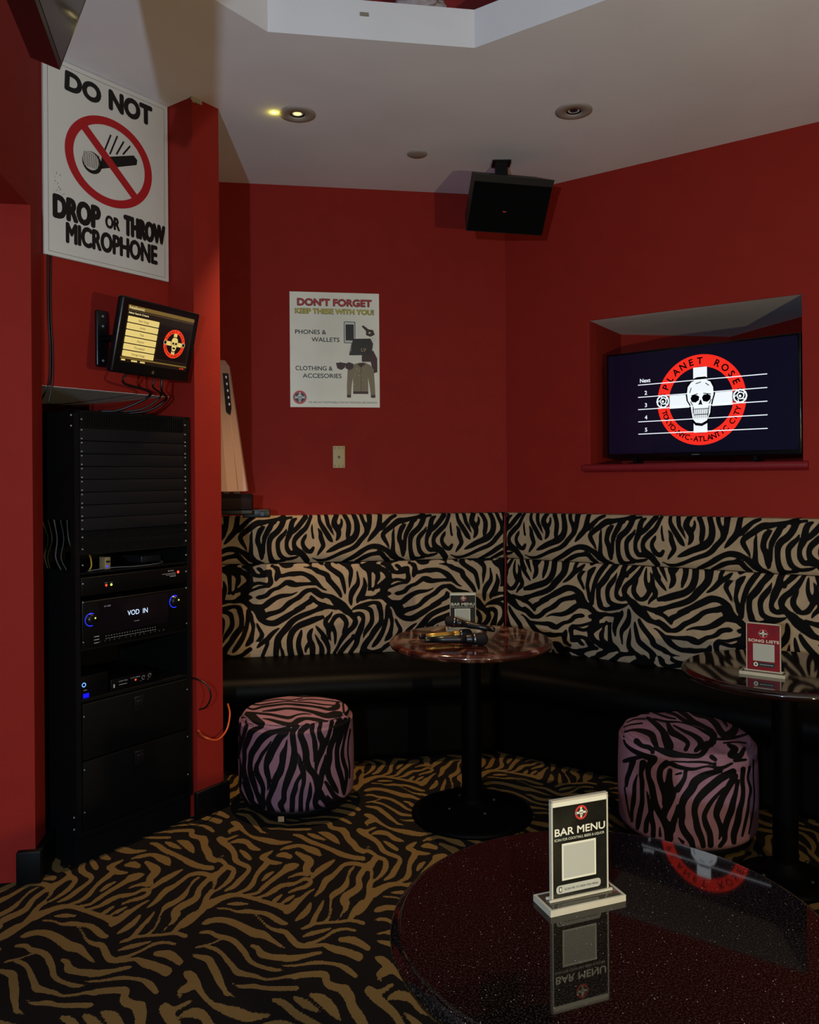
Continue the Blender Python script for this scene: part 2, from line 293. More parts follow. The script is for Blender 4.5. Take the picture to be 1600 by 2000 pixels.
STOOL_RIGHT = """O2 110 300 11 200 280 14 300 290 27 400 330 36 430 400 34 460 470 24
O2 100 250 7 180 222 9 300 208 10
O2 130 200 6 220 165 8 330 160 10
O2 160 150 6 260 110 8 370 100 10
O2 360 150 18 430 200 28 520 290 34 560 380 48 590 460 52 560 500 30
O2 430 160 11 560 190 14 700 195 9 850 238 7 960 290 18 1060 350 28 1040 430 38
O2 580 220 22 620 300 38 680 335 34 760 385 28 795 430 24 770 490 24
O2 640 230 9 750 290 18 840 330 24 920 390 34 930 450 34 880 500 24
O2 420 90 10 560 140 13 660 160 9
O2 500 70 9 650 110 18 760 180 22 880 220 16 1000 270 16 1080 330 26 1080 420 18
O2 660 60 10 760 110 26 860 190 26 950 230 20 1060 280 11
O2 780 55 10 880 110 28 1000 140 28 1090 210 34 1150 300 38 1200 340 38 1290 290 44 1300 210 26 1240 150 18 1170 130 13
O2 870 75 9 1000 90 9 1120 130 11 1200 210 16 1215 250 7
O2 450 480 24 600 530 42 750 555 28 900 560 27 960 520 30 1000 440 44
O2 620 618 8 800 625 11 950 625 14 1090 650 14
O2 600 640 24 700 680 24 850 702 18 1000 672 11 1150 690 20 1270 640 14
O2 1150 720 22 1000 760 38 880 830 48 830 920 48 760 1010 44 730 1100 38 735 1200 34 725 1290 34 760 1380 38 820 1460 38 850 1540 28
O2 1280 730 38 1150 800 44 1050 880 44 960 960 44 890 1050 38 865 1150 34 880 1250 34 900 1350 38 940 1450 34 960 1530 28
O2 1180 900 7 1120 970 18 1050 1050 24 1000 1130 27 970 1210 28 990 1300 34 1030 1400 34 1040 1520 34
O2 1300 780 38 1240 880 36 1170 1000 36 1130 1090 42 1100 1190 34 1130 1280 28 1150 1370 24 1130 1460 9
O2 1330 830 22 1310 950 24 1280 1060 34 1260 1150 38 1220 1250 36 1190 1370 34 1190 1460 28 1140 1530 24
O2 1390 700 28 1380 820 26 1390 930 24 1380 1040 28 1350 1150 34 1330 1270 38 1290 1400 36 1290 1490 28
O2 1460 680 16 1440 800 14 1470 920 16 1450 1040 14 1440 1150 18 1410 1290 18 1380 1420 14
O2 1500 600 11 1500 800 9 1510 1000 9 1490 1200 9 1450 1400 9
O2 560 640 38 500 700 34 490 800 34 520 900 34 540 990 28 520 1090 7
O2 600 720 28 590 820 38 600 920 48 620 970 48 590 1060 44 550 1150 38 555 1230 7
O2 770 720 20 760 790 24 730 850 28 680 920 38
O2 660 760 10 720 745 14
O2 420 600 45 370 680 34 370 780 28 400 870 36 420 970 36 440 1070 36 480 1160 36 540 1260 40 580 1350 48 590 1450 48
O2 680 1090 11 670 1180 28 640 1270 34 620 1360 38
O2 350 940 7 370 1030 18 390 1120 27 400 1220 28 420 1310 27 420 1420 28
O2 380 1180 20 350 1270 27 340 1370 27
O2 310 640 40 290 740 24 300 850 27 300 950 24 300 1060 27 280 1160 30 260 1270 30 250 1340 20
O2 250 760 7 220 860 20 215 960 24 205 1060 27 190 1150 20 190 1260 16
O2 200 620 36 170 720 28 140 800 26 130 880 18
O2 110 900 9 130 1020 11 150 1140 9 170 1230 7
O2 490 1330 9 495 1420 18
O2 690 1440 9 740 1490 20
O2 100 350 11 120 430 14 200 500 24 330 560 32 430 590 38
O2 240 400 34 300 450 24 380 470 28 420 520 18
O2 110 615 22 200 590 26 300 570 14
O2 1230 440 18 1300 490 40 1250 550 32 1350 560 32 1400 480 22
O2 1300 610 22 1420 600 14
O2 1050 570 27 1090 600 22
O2 1120 380 14 1250 370 18 1380 340 14 1480 300 14
O2 1180 420 10 1300 410 10 1420 420 10"""
# ------------------------------------------------------------------ helpers
COL = bpy.context.scene.collection
def lin(c):
    if isinstance(c, str): c = [int(c[i:i+2],16)/255 for i in (0,2,4)]
    return tuple(v/12.92 if v <= .04045 else ((v+.055)/1.055)**2.4 for v in c[:3]) + (1.0,)
MATS = {}
def mat(name, col, rough=.6, metal=0, spec=.5, emit=0, coat=0, noise=0, nscale=40, bump=0, bscale=200, alpha=1, trans=0):
    if name in MATS: return MATS[name]
    m = bpy.data.materials.new(name); m.use_nodes = True; nt = m.node_tree; b = nt.nodes['Principled BSDF']
    c = lin(col); b.inputs['Base Color'].default_value = c
    b.inputs['Roughness'].default_value = rough; b.inputs['Metallic'].default_value = metal
    b.inputs['Specular IOR Level'].default_value = spec; b.inputs['Coat Weight'].default_value = coat
    b.inputs['Coat Roughness'].default_value = .05; b.inputs['Transmission Weight'].default_value = trans
    if emit: b.inputs['Emission Color'].default_value = c; b.inputs['Emission Strength'].default_value = emit
    if noise or bump:
        tc = nt.nodes.new('ShaderNodeTexCoord')
    if noise:
        n = nt.nodes.new('ShaderNodeTexNoise'); n.inputs['Scale'].default_value = nscale; n.inputs['Detail'].default_value = 6
        mr = nt.nodes.new('ShaderNodeMapRange'); mr.inputs['From Min'].default_value = .3; mr.inputs['From Max'].default_value = .7
        mr.inputs['To Min'].default_value = 1-noise; mr.inputs['To Max'].default_value = 1+noise
        mx = nt.nodes.new('ShaderNodeVectorMath'); mx.operation = 'SCALE'; mx.inputs[0].default_value = c[:3]
        nt.links.new(tc.outputs['Object'], n.inputs['Vector']); nt.links.new(n.outputs['Fac'], mr.inputs['Value'])
        nt.links.new(mr.outputs[0], mx.inputs['Scale']); nt.links.new(mx.outputs[0], b.inputs['Base Color'])
    if bump:
        n = nt.nodes.new('ShaderNodeTexNoise'); n.inputs['Scale'].default_value = bscale; n.inputs['Detail'].default_value = 3
        bp = nt.nodes.new('ShaderNodeBump'); bp.inputs['Strength'].default_value = bump; bp.inputs['Distance'].default_value = .002
        nt.links.new(tc.outputs['Object'], n.inputs['Vector']); nt.links.new(n.outputs['Fac'], bp.inputs['Height'])
        nt.links.new(bp.outputs[0], b.inputs['Normal'])
    MATS[name] = m; return m
def zebra_mat(name, light, dark, rough=.85, edge=.35, tint=.15, ragged=0.0, sheen=0, bump=.3, bscale=400):
    """two-colour print: the mesh carries the signed distance to the nearest stripe as the attribute 'stripe'"""
    m = bpy.data.materials.new(name); m.use_nodes = True; nt = m.node_tree; L = nt.links.new; b = nt.nodes['Principled BSDF']
    at = nt.nodes.new('ShaderNodeAttribute'); at.attribute_name = 'stripe'
    tc = nt.nodes.new('ShaderNodeTexCoord')
    n = nt.nodes.new('ShaderNodeTexNoise'); n.inputs['Scale'].default_value = 130; n.inputs['Detail'].default_value = 2
    L(tc.outputs['Object'], n.inputs['Vector'])
    ad = nt.nodes.new('ShaderNodeMath'); ad.operation = 'MULTIPLY_ADD'; ad.inputs[1].default_value = ragged
    L(n.outputs['Fac'], ad.inputs[0]); L(at.outputs['Fac'], ad.inputs[2])
    mr = nt.nodes.new('ShaderNodeMapRange'); mr.inputs['From Min'].default_value = -edge+ragged*.5; mr.inputs['From Max'].default_value = edge+ragged*.5
    L(ad.outputs[0], mr.inputs['Value'])
    n2 = nt.nodes.new('ShaderNodeTexNoise'); n2.inputs['Scale'].default_value = 22; n2.inputs['Detail'].default_value = 8; n2.inputs['Roughness'].default_value = .65
    L(tc.outputs['Object'], n2.inputs['Vector'])
    m2 = nt.nodes.new('ShaderNodeMapRange'); m2.inputs['From Min'].default_value = .3; m2.inputs['From Max'].default_value = .7
    m2.inputs['To Min'].default_value = 1-tint; m2.inputs['To Max'].default_value = 1+tint; L(n2.outputs['Fac'], m2.inputs['Value'])
    sc = nt.nodes.new('ShaderNodeVectorMath'); sc.operation = 'SCALE'; sc.inputs[0].default_value = lin(light)[:3]; L(m2.outputs[0], sc.inputs['Scale'])
    mx = nt.nodes.new('ShaderNodeMix'); mx.data_type = 'RGBA'
    L(mr.outputs[0], mx.inputs['Factor']); L(sc.outputs[0], mx.inputs['A']); mx.inputs['B'].default_value = lin(dark)
    L(mx.outputs['Result'], b.inputs['Base Color'])
    b.inputs['Roughness'].default_value = rough; b.inputs['Specular IOR Level'].default_value = .15; b.inputs['Sheen Weight'].default_value = sheen
    bp = nt.nodes.new('ShaderNodeBump'); bp.inputs['Strength'].default_value = bump; bp.inputs['Distance'].default_value = .002
    n3 = nt.nodes.new('ShaderNodeTexNoise'); n3.inputs['Scale'].default_value = bscale
    L(tc.outputs['Object'], n3.inputs['Vector']); L(n3.outputs['Fac'], bp.inputs['Height']); L(bp.outputs[0], b.inputs['Normal'])
    return m
class MB:
    def __init__(s): s.v = []; s.f = []; s.m = []; s.sm = []
    def add(s, vs, fs, m=0, sm=False):
        o = len(s.v); s.v += [tuple(p) for p in vs]; s.f += [tuple(i+o for i in f) for f in fs]; s.m += [m]*len(fs); s.sm += [sm]*len(fs); return s
    def box(s, a, b, m=0, bev=0):
        (x0,y0,z0),(x1,y1,z1) = a, b
        x0,x1 = min(x0,x1),max(x0,x1); y0,y1 = min(y0,y1),max(y0,y1); z0,z1 = min(z0,z1),max(z0,z1)
        if not bev:
            s.add([(x0,y0,z0),(x1,y0,z0),(x1,y1,z0),(x0,y1,z0),(x0,y0,z1),(x1,y0,z1),(x1,y1,z1),(x0,y1,z1)],
                  [(0,3,2,1),(4,5,6,7),(0,1,5,4),(1,2,6,5),(2,3,7,6),(3,0,4,7)], m); return s
        bm = bmesh.new(); bmesh.ops.create_cube(bm, size=1)
        for v in bm.verts: v.co = Vector(((x0+x1)/2+v.co.x*(x1-x0), (y0+y1)/2+v.co.y*(y1-y0), (z0+z1)/2+v.co.z*(z1-z0)))
        bmesh.ops.bevel(bm, geom=bm.edges[:], offset=bev, segments=3, affect='EDGES', profile=.5)
        s.bm(bm, m, True); return s
    def bm(s, bm, m=0, sm=False):
        bm.verts.index_update(); s.add([v.co[:] for v in bm.verts], [[v.index for v in f.verts] for f in bm.faces], m, sm); bm.free()
    def lathe(s, prof, n=48, m=0, c=(0,0,0), sm=True, cap=True):
        vs = []; fs = []
        for r, z in prof:
            for k in range(n):
                a = 2*math.pi*k/n; vs.append((c[0]+r*math.cos(a), c[1]+r*math.sin(a), c[2]+z))
        for i in range(len(prof)-1):
            for k in range(n):
                k2 = (k+1) % n; fs.append((i*n+k, i*n+k2, (i+1)*n+k2, (i+1)*n+k))
        s.add(vs, fs, m, sm)
        if cap:
            o = len(s.v)-len(vs)
            s.f.append(tuple(o+k for k in range(n))[::-1]); s.m.append(m); s.sm.append(False)
            s.f.append(tuple(o+(len(prof)-1)*n+k for k in range(n))); s.m.append(m); s.sm.append(False)
        return s
    def xform(s, M):
        s.v = [tuple(M @ Vector(p)) for p in s.v]; return s
    def tube(s, pts, r, n=8, m=0, smooth=True):
        pts = [Vector(p) for p in pts]
        if smooth and len(pts) > 2:
            q = [2*pts[0]-pts[1]]+pts+[2*pts[-1]-pts[-2]]; res = []
            for i in range(1, len(q)-2):
                for k in range(6):
                    t = k/6; res.append(.5*((2*q[i])+(-q[i-1]+q[i+1])*t+(2*q[i-1]-5*q[i]+4*q[i+1]-q[i+2])*t*t+(-q[i-1]+3*q[i]-3*q[i+1]+q[i+2])*t**3))
            res.append(pts[-1]); pts = res
        vs = []; fs = []; up = Vector((.3,.2,1)).normalized(); N = len(pts)
        for i, p in enumerate(pts):
            d = (pts[min(i+1,N-1)]-pts[max(i-1,0)]).normalized()
            a = d.cross(up); a = a.normalized() if a.length > 1e-4 else Vector((1,0,0)); b = a.cross(d)
            for k in range(n):
                t = 2*math.pi*k/n; vs.append(p+a*r*math.cos(t)+b*r*math.sin(t))
        for i in range(N-1):
            for k in range(n): fs.append((i*n+k, i*n+(k+1)%n, (i+1)*n+(k+1)%n, (i+1)*n+k))
        fs.append(tuple(range(n))[::-1]); fs.append(tuple((N-1)*n+k for k in range(n)))
        s.add(vs, fs, m, True); return s
    def build(s, name, mats, parent=None, loc=None, rotz=0):
        me = bpy.data.meshes.new(name); me.from_pydata(s.v, [], s.f)
        mats = mats if isinstance(mats, (list,tuple)) else [mats]
        for q in mats: me.materials.append(q)
        me.polygons.foreach_set('material_index', s.m); me.polygons.foreach_set('use_smooth', s.sm)
        me.update(); me.validate()
        o = bpy.data.objects.new(name, me); COL.objects.link(o)
        if parent: o.parent = parent
        if loc is not None: o.location = loc
        o.rotation_euler.z = rotz
        return o
def thing(name, label, cat, loc=(0,0,0), rotz=0, group=None):
    o = bpy.data.objects.new(name, None); COL.objects.link(o); o.empty_display_size = .05
    o.location = loc; o.rotation_euler.z = rotz; return tag(o, label, cat, group)
def tag(o, label, cat, group=None):
    o['label'] = label; o['category'] = cat
    if group: o['group'] = group
    return o
def struct(o): o['kind'] = 'structure'; return o
def B(a, b, m=0, bev=0): return MB().box(a, b, m, bev)

# ---- flat print (lettering, logos) on real boards and screens: local x right, z up, facing -y
GC = {}
def glyph(txt, bold):
    k = (txt, bold)
    if k not in GC:
        cu = bpy.data.curves.new('t', 'FONT'); cu.body = txt; cu.offset = bold; cu.resolution_u = 4; cu.fill_mode = 'FRONT'
        o = bpy.data.objects.new('t', cu); me = bpy.data.meshes.new_from_object(o)
        vs = [(v.co.x, v.co.y) for v in me.vertices]; fs = [tuple(p.vertices) for p in me.polygons]
        bpy.data.objects.remove(o); bpy.data.meshes.remove(me); bpy.data.curves.remove(cu)
        GC[k] = (vs, fs)
    return GC[k]
class Print:
    def __init__(s, eps=.0003, ox=0, oz=0, y=0): s.mb = MB(); s.e = eps; s.ox, s.oz, s.y = ox, oz, y
    def _a(s, pts, fs, m, L): s.mb.add([(s.ox+x, s.y-s.e*(L+1), s.oz+z) for x, z in pts], fs, m)
    def poly(s, pts, m, L=0): s._a(pts, [tuple(range(len(pts)))], m, L)
    def rect(s, x0, z0, x1, z1, m, L=0, r=0):
        if r <= 0: return s.poly([(x0,z0),(x1,z0),(x1,z1),(x0,z1)], m, L)
        p = []
        for cx, cz, a0 in ((x1-r,z0+r,-90),(x1-r,z1-r,0),(x0+r,z1-r,90),(x0+r,z0+r,180)):
            for k in range(6): a = math.radians(a0+18*k); p.append((cx+r*math.cos(a), cz+r*math.sin(a)))
        s.poly(p, m, L)
    def ring(s, cx, cz, r0, r1, m, L=0, n=64, sx=1):
        p = []; f = []
        for k in range(n):
            a = 2*math.pi*k/n; c, q = math.cos(a), math.sin(a); p += [(cx+r0*c*sx, cz+r0*q), (cx+r1*c*sx, cz+r1*q)]
        for k in range(n): a, b = 2*k, 2*((k+1)%n); f.append((a, a+1, b+1, b))
        s._a(p, f, m, L)
    def disc(s, cx, cz, r, m, L=0, n=40, sx=1, sz=1): s.poly([(cx+r*sx*math.cos(2*math.pi*k/n), cz+r*sz*math.sin(2*math.pi*k/n)) for k in range(n)], m, L)
    def line(s, pts, w, m, L=0):
        for (x0,z0),(x1,z1) in zip(pts[:-1], pts[1:]):
            dx, dz = x1-x0, z1-z0; l = math.hypot(dx,dz) or 1; nx, nz = -dz/l*w/2, dx/l*w/2
            s.poly([(x0+nx,z0+nz),(x0-nx,z0-nz),(x1-nx,z1-nz),(x1+nx,z1+nz)], m, L)
    def text(s, t, x, z, h, m, L=0, bold=.02, w=None, al='l', rot=0):
        """cap height h, optional total width w"""
        vs, fs = glyph(t, 0)
        if not vs: return
        x0 = min(v[0] for v in vs); x1 = max(v[0] for v in vs); sc = h/.72
        sx = sc if w is None else w/(x1-x0)
        W = (x1-x0)*sx; dx = {'l':0,'c':-W/2,'r':-W}[al]; c, q = math.cos(rot), math.sin(rot)
        n = 8 if bold >= .015 else 0
        for k in range(n+1):
            o = []; ox = (bold-.005)*sc*math.cos(k*.785) if k else 0; oz = (bold-.005)*sc*math.sin(k*.785) if k else 0
            for vx, vz in vs:
                px, pz = (vx-x0)*sx+dx+ox, vz*sc+oz; o.append((x+px*c-pz*q, z+px*q+pz*c))
            s._a(o, fs, m, L+.04*k)
    def arc(s, t, cx, cz, r, h, m, L=0, a0=150, a1=30, bold=.02, up=True):
        n = len(t)
        for i, ch in enumerate(t):
            if ch == ' ': continue
            a = math.radians(a0+(a1-a0)*i/(n-1)); rr = r if up else r+h
            s.text(ch, cx+rr*math.cos(a), cz+rr*math.sin(a), h, m, L, bold, None, 'c', a-math.pi/2 if up else a+math.pi/2)
    def build(s, name, mats, parent): return s.mb.build(name, mats, parent)
def logo(P, cx, cz, R, red, white, black, L=0, words=True, bg=None, hi=True):
    """round red badge with a white cross and a skull"""
    if bg is not None: P.disc(cx, cz, R*.99, bg, L)
    P.ring(cx, cz, R*.73, R, red, L+1)
    w = R*.155
    P.rect(cx-w, cz+R*.30, cx+w, cz+R*.72, white, L+1); P.rect(cx-w, cz-R*.72, cx+w, cz-R*.45, white, L+1)
    P.rect(cx-R*.71, cz-w*1.0, cx-R*.25, cz+w*.9, white, L+1); P.rect(cx+R*.25, cz-w*1.0, cx+R*.71, cz+w*.9, white, L+1)
    sk = [(-.30,.16),(-.28,.30),(-.2,.4),(-.06,.45),(.1,.45),(.23,.38),(.29,.26),(.30,.1),(.26,-.03),(.24,-.12),(.22,-.3),(.15,-.46),(.03,-.52),(-.1,-.5),(-.17,-.42),(-.2,-.25),(-.22,-.1),(-.28,0)]
    P.poly([(cx+x*R*1.12, cz+z*R*1.12) for x, z in sk], black, L+2)
    P.poly([(cx+x*R, cz+z*R) for x, z in sk], white, L+3)
    for ex in (-.12, .14):
        P.poly([(cx+R*(ex+a*.1), cz+R*(.03+b*.085)) for a, b in ((-1,.2),(-.6,.9),(.3,1),(1,.5),(.9,-.4),(.2,-1),(-.7,-.8))], black, L+4)
    P.poly([(cx+R*a, cz+R*b) for a, b in ((0,.0),(-.045,-.12),(.0,-.1),(.05,-.12),(.02,.0))], black, L+4)
    if hi:
        for k in range(8):
            x = cx+R*(-.14+.042*k); P.line([(x, cz-R*.19), (x+R*.005, cz-R*.31)], R*.011, black, L+4)
            P.line([(x, cz-R*.34), (x+R*.004, cz-R*.43)], R*.011, black, L+4)
        P.line([(cx-R*.17, cz-R*.2), (cx+R*.19, cz-R*.2)], R*.014, black, L+4)
        P.line([(cx-R*.15, cz-R*.325), (cx+R*.17, cz-R*.325)], R*.02, black, L+4)
        for (a,b),(c,d) in (((-.24,.15),(-.2,.28)),((-.2,.1),(-.05,.14)),((.07,.14),(.24,.11)),((.25,.0),(.2,-.1)),((-.22,-.03),(-.17,-.12)),((-.1,.36),(.02,.39)),((.12,.36),(.2,.3)),((-.16,-.14),(-.16,-.3)),((.2,-.14),(.17,-.36))):
            P.line([(cx+R*a, cz+R*b), (cx+R*c, cz+R*d)], R*.018, black, L+4)
    else:
        P.rect(cx-R*.12, cz-R*.36, cx+R*.12, cz-R*.24, black, L+4)
    for sx in (-1, 1):
        x, z = cx+sx*R*.87, cz+R*.02
        P.disc(x, z, R*.17, black, L+2, 14); P.ring(x, z, R*.12, R*.155, white, L+3, 12)
        if hi:
            P.ring(x+R*.01, z+R*.01, R*.06, R*.085, white, L+3, 9); P.disc(x, z, R*.03, white, L+3, 8)
            for k in range(5):
                a = k*1.257+.3; P.line([(x+R*.08*math.cos(a), z+R*.08*math.sin(a)), (x+R*.14*math.cos(a+.5), z+R*.14*math.sin(a+.5))], R*.02, white, L+3)
    if words:
        P.arc('PLANET ROSE', cx, cz, R*.79, R*.15, black, L+3, 157, 23, .03)
        P.arc('TOKYO-NYC-ATLANTIC CITY', cx, cz, R*.80, R*.12, black, L+3, 196, 344, .028, up=False)

# ------------------------------------------------------------------ zebra fields
F_LOW = raster(parse_strokes(LOWER), 440, 1080, 400, 220, 3, 6, .1)
F_UP = raster(parse_strokes(UPPER), 560, 990, 380, 130, 3, 6, .2)
F_CAR = raster(parse_strokes(CARPET), 240, 1560, 560, 460, 2, 6, .3)
F_O1 = raster(parse_strokes(STOOL_LEFT), 440, 1330, 270, 300, 3, 5)
F_O2 = raster(parse_strokes(STOOL_RIGHT), 1190, 1365, 310, 310, 3, 5)
def samp(F, x0, y0, res, x, y):
    H, W = F.shape; gx = np.clip((x-x0)*res-.5, 0, W-1.001); gy = np.clip((y-y0)*res-.5, 0, H-1.001)
    ix = gx.astype(int); iy = gy.astype(int); fx = gx-ix; fy = gy-iy
    return (F[iy,ix]*(1-fx)+F[iy,ix+1]*fx)*(1-fy)+(F[iy+1,ix]*(1-fx)+F[iy+1,ix+1]*fx)*fy
def photo(P):   # world points (n,3) -> pixel of the reference drawing sheets
    Q = P-CAMLOC; z = Q@CF; return CX+FPX*(Q@CR)/z, CY-FPX*(Q@CU)/z
def ray(px, py):
    d = CF + CR*(px-CX)/FPX - CU*(py-CY)/FPX; return d
def set_stripe(o, f):
    a = o.data.attributes.new('stripe', 'FLOAT', 'POINT'); a.data.foreach_set('value', np.ascontiguousarray(f, dtype=np.float32))
def fr(org, ang):
    c, s = math.cos(math.radians(ang)), math.sin(math.radians(ang)); return np.array([org[0],org[1]]), np.array([c,s]), np.array([-s,c])
def wpt(F, x, y, z): # frame local -> world arrays
    o, ex, ey = F; x = np.asarray(x, float); y = np.asarray(y, float)+0*x; z = np.asarray(z, float)+0*x
    return np.stack([o[0]+ex[0]*x+ey[0]*y, o[1]+ex[1]*x+ey[1]*y, z], -1)
def hit_plane(F, yl, px, py): # where the line of sight meets local plane y = yl -> local x, z
    o, ex, ey = F; d = ray(px, py); t = (yl-((CAMLOC[:2]-o)@ey))/(d[:2]@ey); p = CAMLOC+d*t
    return float((p[:2]-o)@ex), float(p[2])

# ------------------------------------------------------------------ frames (octagonal room: everything on multiples of 45 degrees)
HC = 3.09
FB = fr((.568, 4.78), 9.2); FR = fr((.568, 4.78), -35.8); FL = fr((-.919, 3.51), 54.2); FP = fr((-1.367, 2.97), 9.2)
R9, R36, R54 = math.radians(9.2), math.radians(-35.8), math.radians(54.2)
LB, LR, LL, LP = (.568,4.78,0), (.568,4.78,0), (-.919,3.51,0), (-1.367,2.97,0)

# ------------------------------------------------------------------ materials
M_red = mat('red_paint', '8b1c11', .75, noise=.05, nscale=8, bump=.25, bscale=90, spec=.25)
M_white = mat('ceiling_paint', 'e8e6ea', .9, noise=.05, nscale=2, bump=.15, bscale=60, spec=.2)
M_black = mat('black_paint', '040404', .5, spec=.25)
M_dark = mat('black_plastic', '040405', .35, spec=.3)
M_rackm = mat('rack_steel', '070708', .6, .0, spec=.15, noise=.12, nscale=12)
M_panel = mat('blank_panel_steel', '131215', .6, .0, spec=.15, noise=.06, nscale=9)
M_vinyl = mat('black_vinyl', '020202', .5, spec=.07, bump=.2, bscale=220)
M_iron = mat('black_iron', '020203', .5, spec=.05)
M_chrome = mat('screw_metal', '9a9a9a', .4, .3)
M_pwhite = mat('print_white', 'c9c5bc', .5); M_pblack = mat('print_black', '060606', .5); M_pred = mat('print_red', 'b0201c', .5)
M_paper = mat('sign_board_white', 'cfccc4', .45, noise=.03, nscale=5)
M_cable = mat('cable_black', '08080a', .4); M_orange = mat('cable_orange', 'b44a22', .45)
M_zsofa = zebra_mat('zebra_velvet_beige', 'aa9376', '060505', .8, .35, .12, 0, .0)
M_zstool = zebra_mat('zebra_velvet_pink', '88616e', '070506', .75, .3, .1, 0, .0)
M_carpet = zebra_mat('zebra_carpet', '0a0503', '66502b', .95, .35, .1, 3.2, 0, .8, 500)

# ------------------------------------------------------------------ room shell
def carpet():
    x0, x1, y0, y1, st = -3.2, 3.6, -1.2, 5.6, .0085
    nx, ny = int((x1-x0)/st), int((y1-y0)/st)
    X, Y = np.meshgrid(np.linspace(x0,x1,nx), np.linspace(y0,y1,ny)); X = X.ravel(); Y = Y.ravel()
    e1 = np.array([.560,.068]); e2 = np.array([-.092,1.056]); O = np.array([-.68,2.25])
    Mi = np.linalg.inv(np.stack([e1,e2],1)); D = np.stack([X,Y],0)-O[:,None]; uv = Mi@D; uv -= np.floor(uv)
    def g(a, b):
        W = O[:,None]+e1[:,None]*a+e2[:,None]*b; px, py = photo(np.stack([W[0],W[1],0*X],1)); return samp(F_CAR, 240, 1560, 2, px, py)
    wa = np.clip(uv[0]/.07,0,1); wb = np.clip(uv[1]/.04,0,1)   # repeats melt into each other at their edges
    f = wb*(wa*g(uv[0],uv[1])+(1-wa)*g(uv[0]+1,uv[1]))+(1-wb)*(wa*g(uv[0],uv[1]+1)+(1-wa)*g(uv[0]+1,uv[1]+1))
    me = bpy.data.meshes.new('floor'); V = np.stack([X,Y,0*X],1)
    me.vertices.add(len(V)); me.vertices.foreach_set('co', V.ravel())
    i = np.arange(ny-1)[:,None]*nx+np.arange(nx-1)[None]; Q = np.stack([i,i+1,i+nx+1,i+nx],-1).reshape(-1,4)
    me.loops.add(Q.size); me.loops.foreach_set('vertex_index', Q.ravel()); me.polygons.add(len(Q))
    me.polygons.foreach_set('loop_start', np.arange(len(Q))*4); me.update(calc_edges=True)
    me.materials.append(M_carpet); o = bpy.data.objects.new('floor', me); COL.objects.link(o); set_stripe(o, f); struct(o)
carpet()
def octa(ap): # octagon corners round the ceiling opening
    r = ap/math.cos(math.pi/8); return [(.027+r*math.cos(math.radians(9.2+22.5+45*k)), 2.14+r*math.sin(math.radians(9.2+22.5+45*k))) for k in range(8)]
def octring(a0, z0, a1, z1, rev=False):
    p, q = octa(a0), octa(a1); vs = [(x,y,z0) for x,y in p]+[(x,y,z1) for x,y in q]
    fs = [(k, (k+1)%8, 8+(k+1)%8, 8+k) for k in range(8)]
    return vs, [f[::-1] for f in fs] if rev else fs
mb = MB(); mb.add(*octring(.94, HC, 5.2, HC)); mb.add(*octring(.94, HC, .94, HC+.146)); mb.add(*octring(.94, HC+.146, 1.12, HC+.146)); mb.add(*octring(5.2,HC,5.2,HC+.05)); mb.add(*octring(1.12,HC+.05,5.2,HC+.05))
struct(mb.build('ceiling', M_white))
mb = MB(); mb.add(*octring(1.12, HC+.146, 1.12, HC+1.3)); mb.add([(x,y,HC+1.3) for x,y in octa(1.12)], [tuple(range(8))])
struct(mb.build('wall_upper_gallery', mat('gallery_red', '7a1a18', .8, noise=.3, nscale=4)))
struct(B((-2.4,0,0),(0,.1,HC)).build('wall_back', M_red, None, LB, R9))
ZN0, ZN1, TN0, TN1 = 1.515, 2.30, .5206, 1.584
mb = MB()
mb.box((.0,0,0),(TN0,.1,HC)); mb.box((TN0,0,0),(TN1,.1,ZN0-.02)); mb.box((TN0,0,ZN1),(TN1,.1,HC)); mb.box((TN1,0,0),(3.7,.1,HC))
struct(mb.build('wall_right', M_red, None, LR, R36))
# niche behind the right wall
P0, P1, P2, P3 = (.990,4.475), (1.274,4.91), (1.975,5.024), (2.207,3.598)
def wallseg(mb, a, b, z0, z1, th=.02, side=1):
    a, b = Vector(a), Vector(b); d = (b-a).normalized(); n = Vector((-d.y, d.x))*th*side
    v = [(*a,z0),(*b,z0),(*(b+n),z0),(*(a+n),z0),(*a,z1),(*b,z1),(*(b+n),z1),(*(a+n),z1)]
    mb.add(v, [(0,3,2,1),(4,5,6,7),(0,1,5,4),(1,2,6,5),(2,3,7,6),(3,0,4,7)])
ins = np.array([.585,.811])*.0
mb = MB(); wallseg(mb, (.990+.0585,4.475+.0811) if False else P0, P1, ZN0, ZN1); wallseg(mb, P1, P2, ZN0, ZN1); wallseg(mb, P2, (2.27,3.70), ZN0, ZN1)
struct(mb.build('wall_niche', M_red))
mb = MB(); NP = (P0,P1,P2,(2.27,3.70),(1.8526,3.8535)); mb.add([(*p,ZN1-.0015) for p in NP]+[(*p,ZN1+.02) for p in NP], [(0,1,2,3,4),(9,8,7,6,5)])
struct(mb.build('ceiling_niche', M_white))
mb = MB(); mb.add([(*p,ZN0) for p in (P0,P1,P2,(2.207,3.598))], [(0,1,2,3)]); mb.add([(*p,ZN0-.02) for p in (P0,P1,P2,(2.207,3.598))], [(3,2,1,0)])
struct(mb.build('floor_niche', M_red))
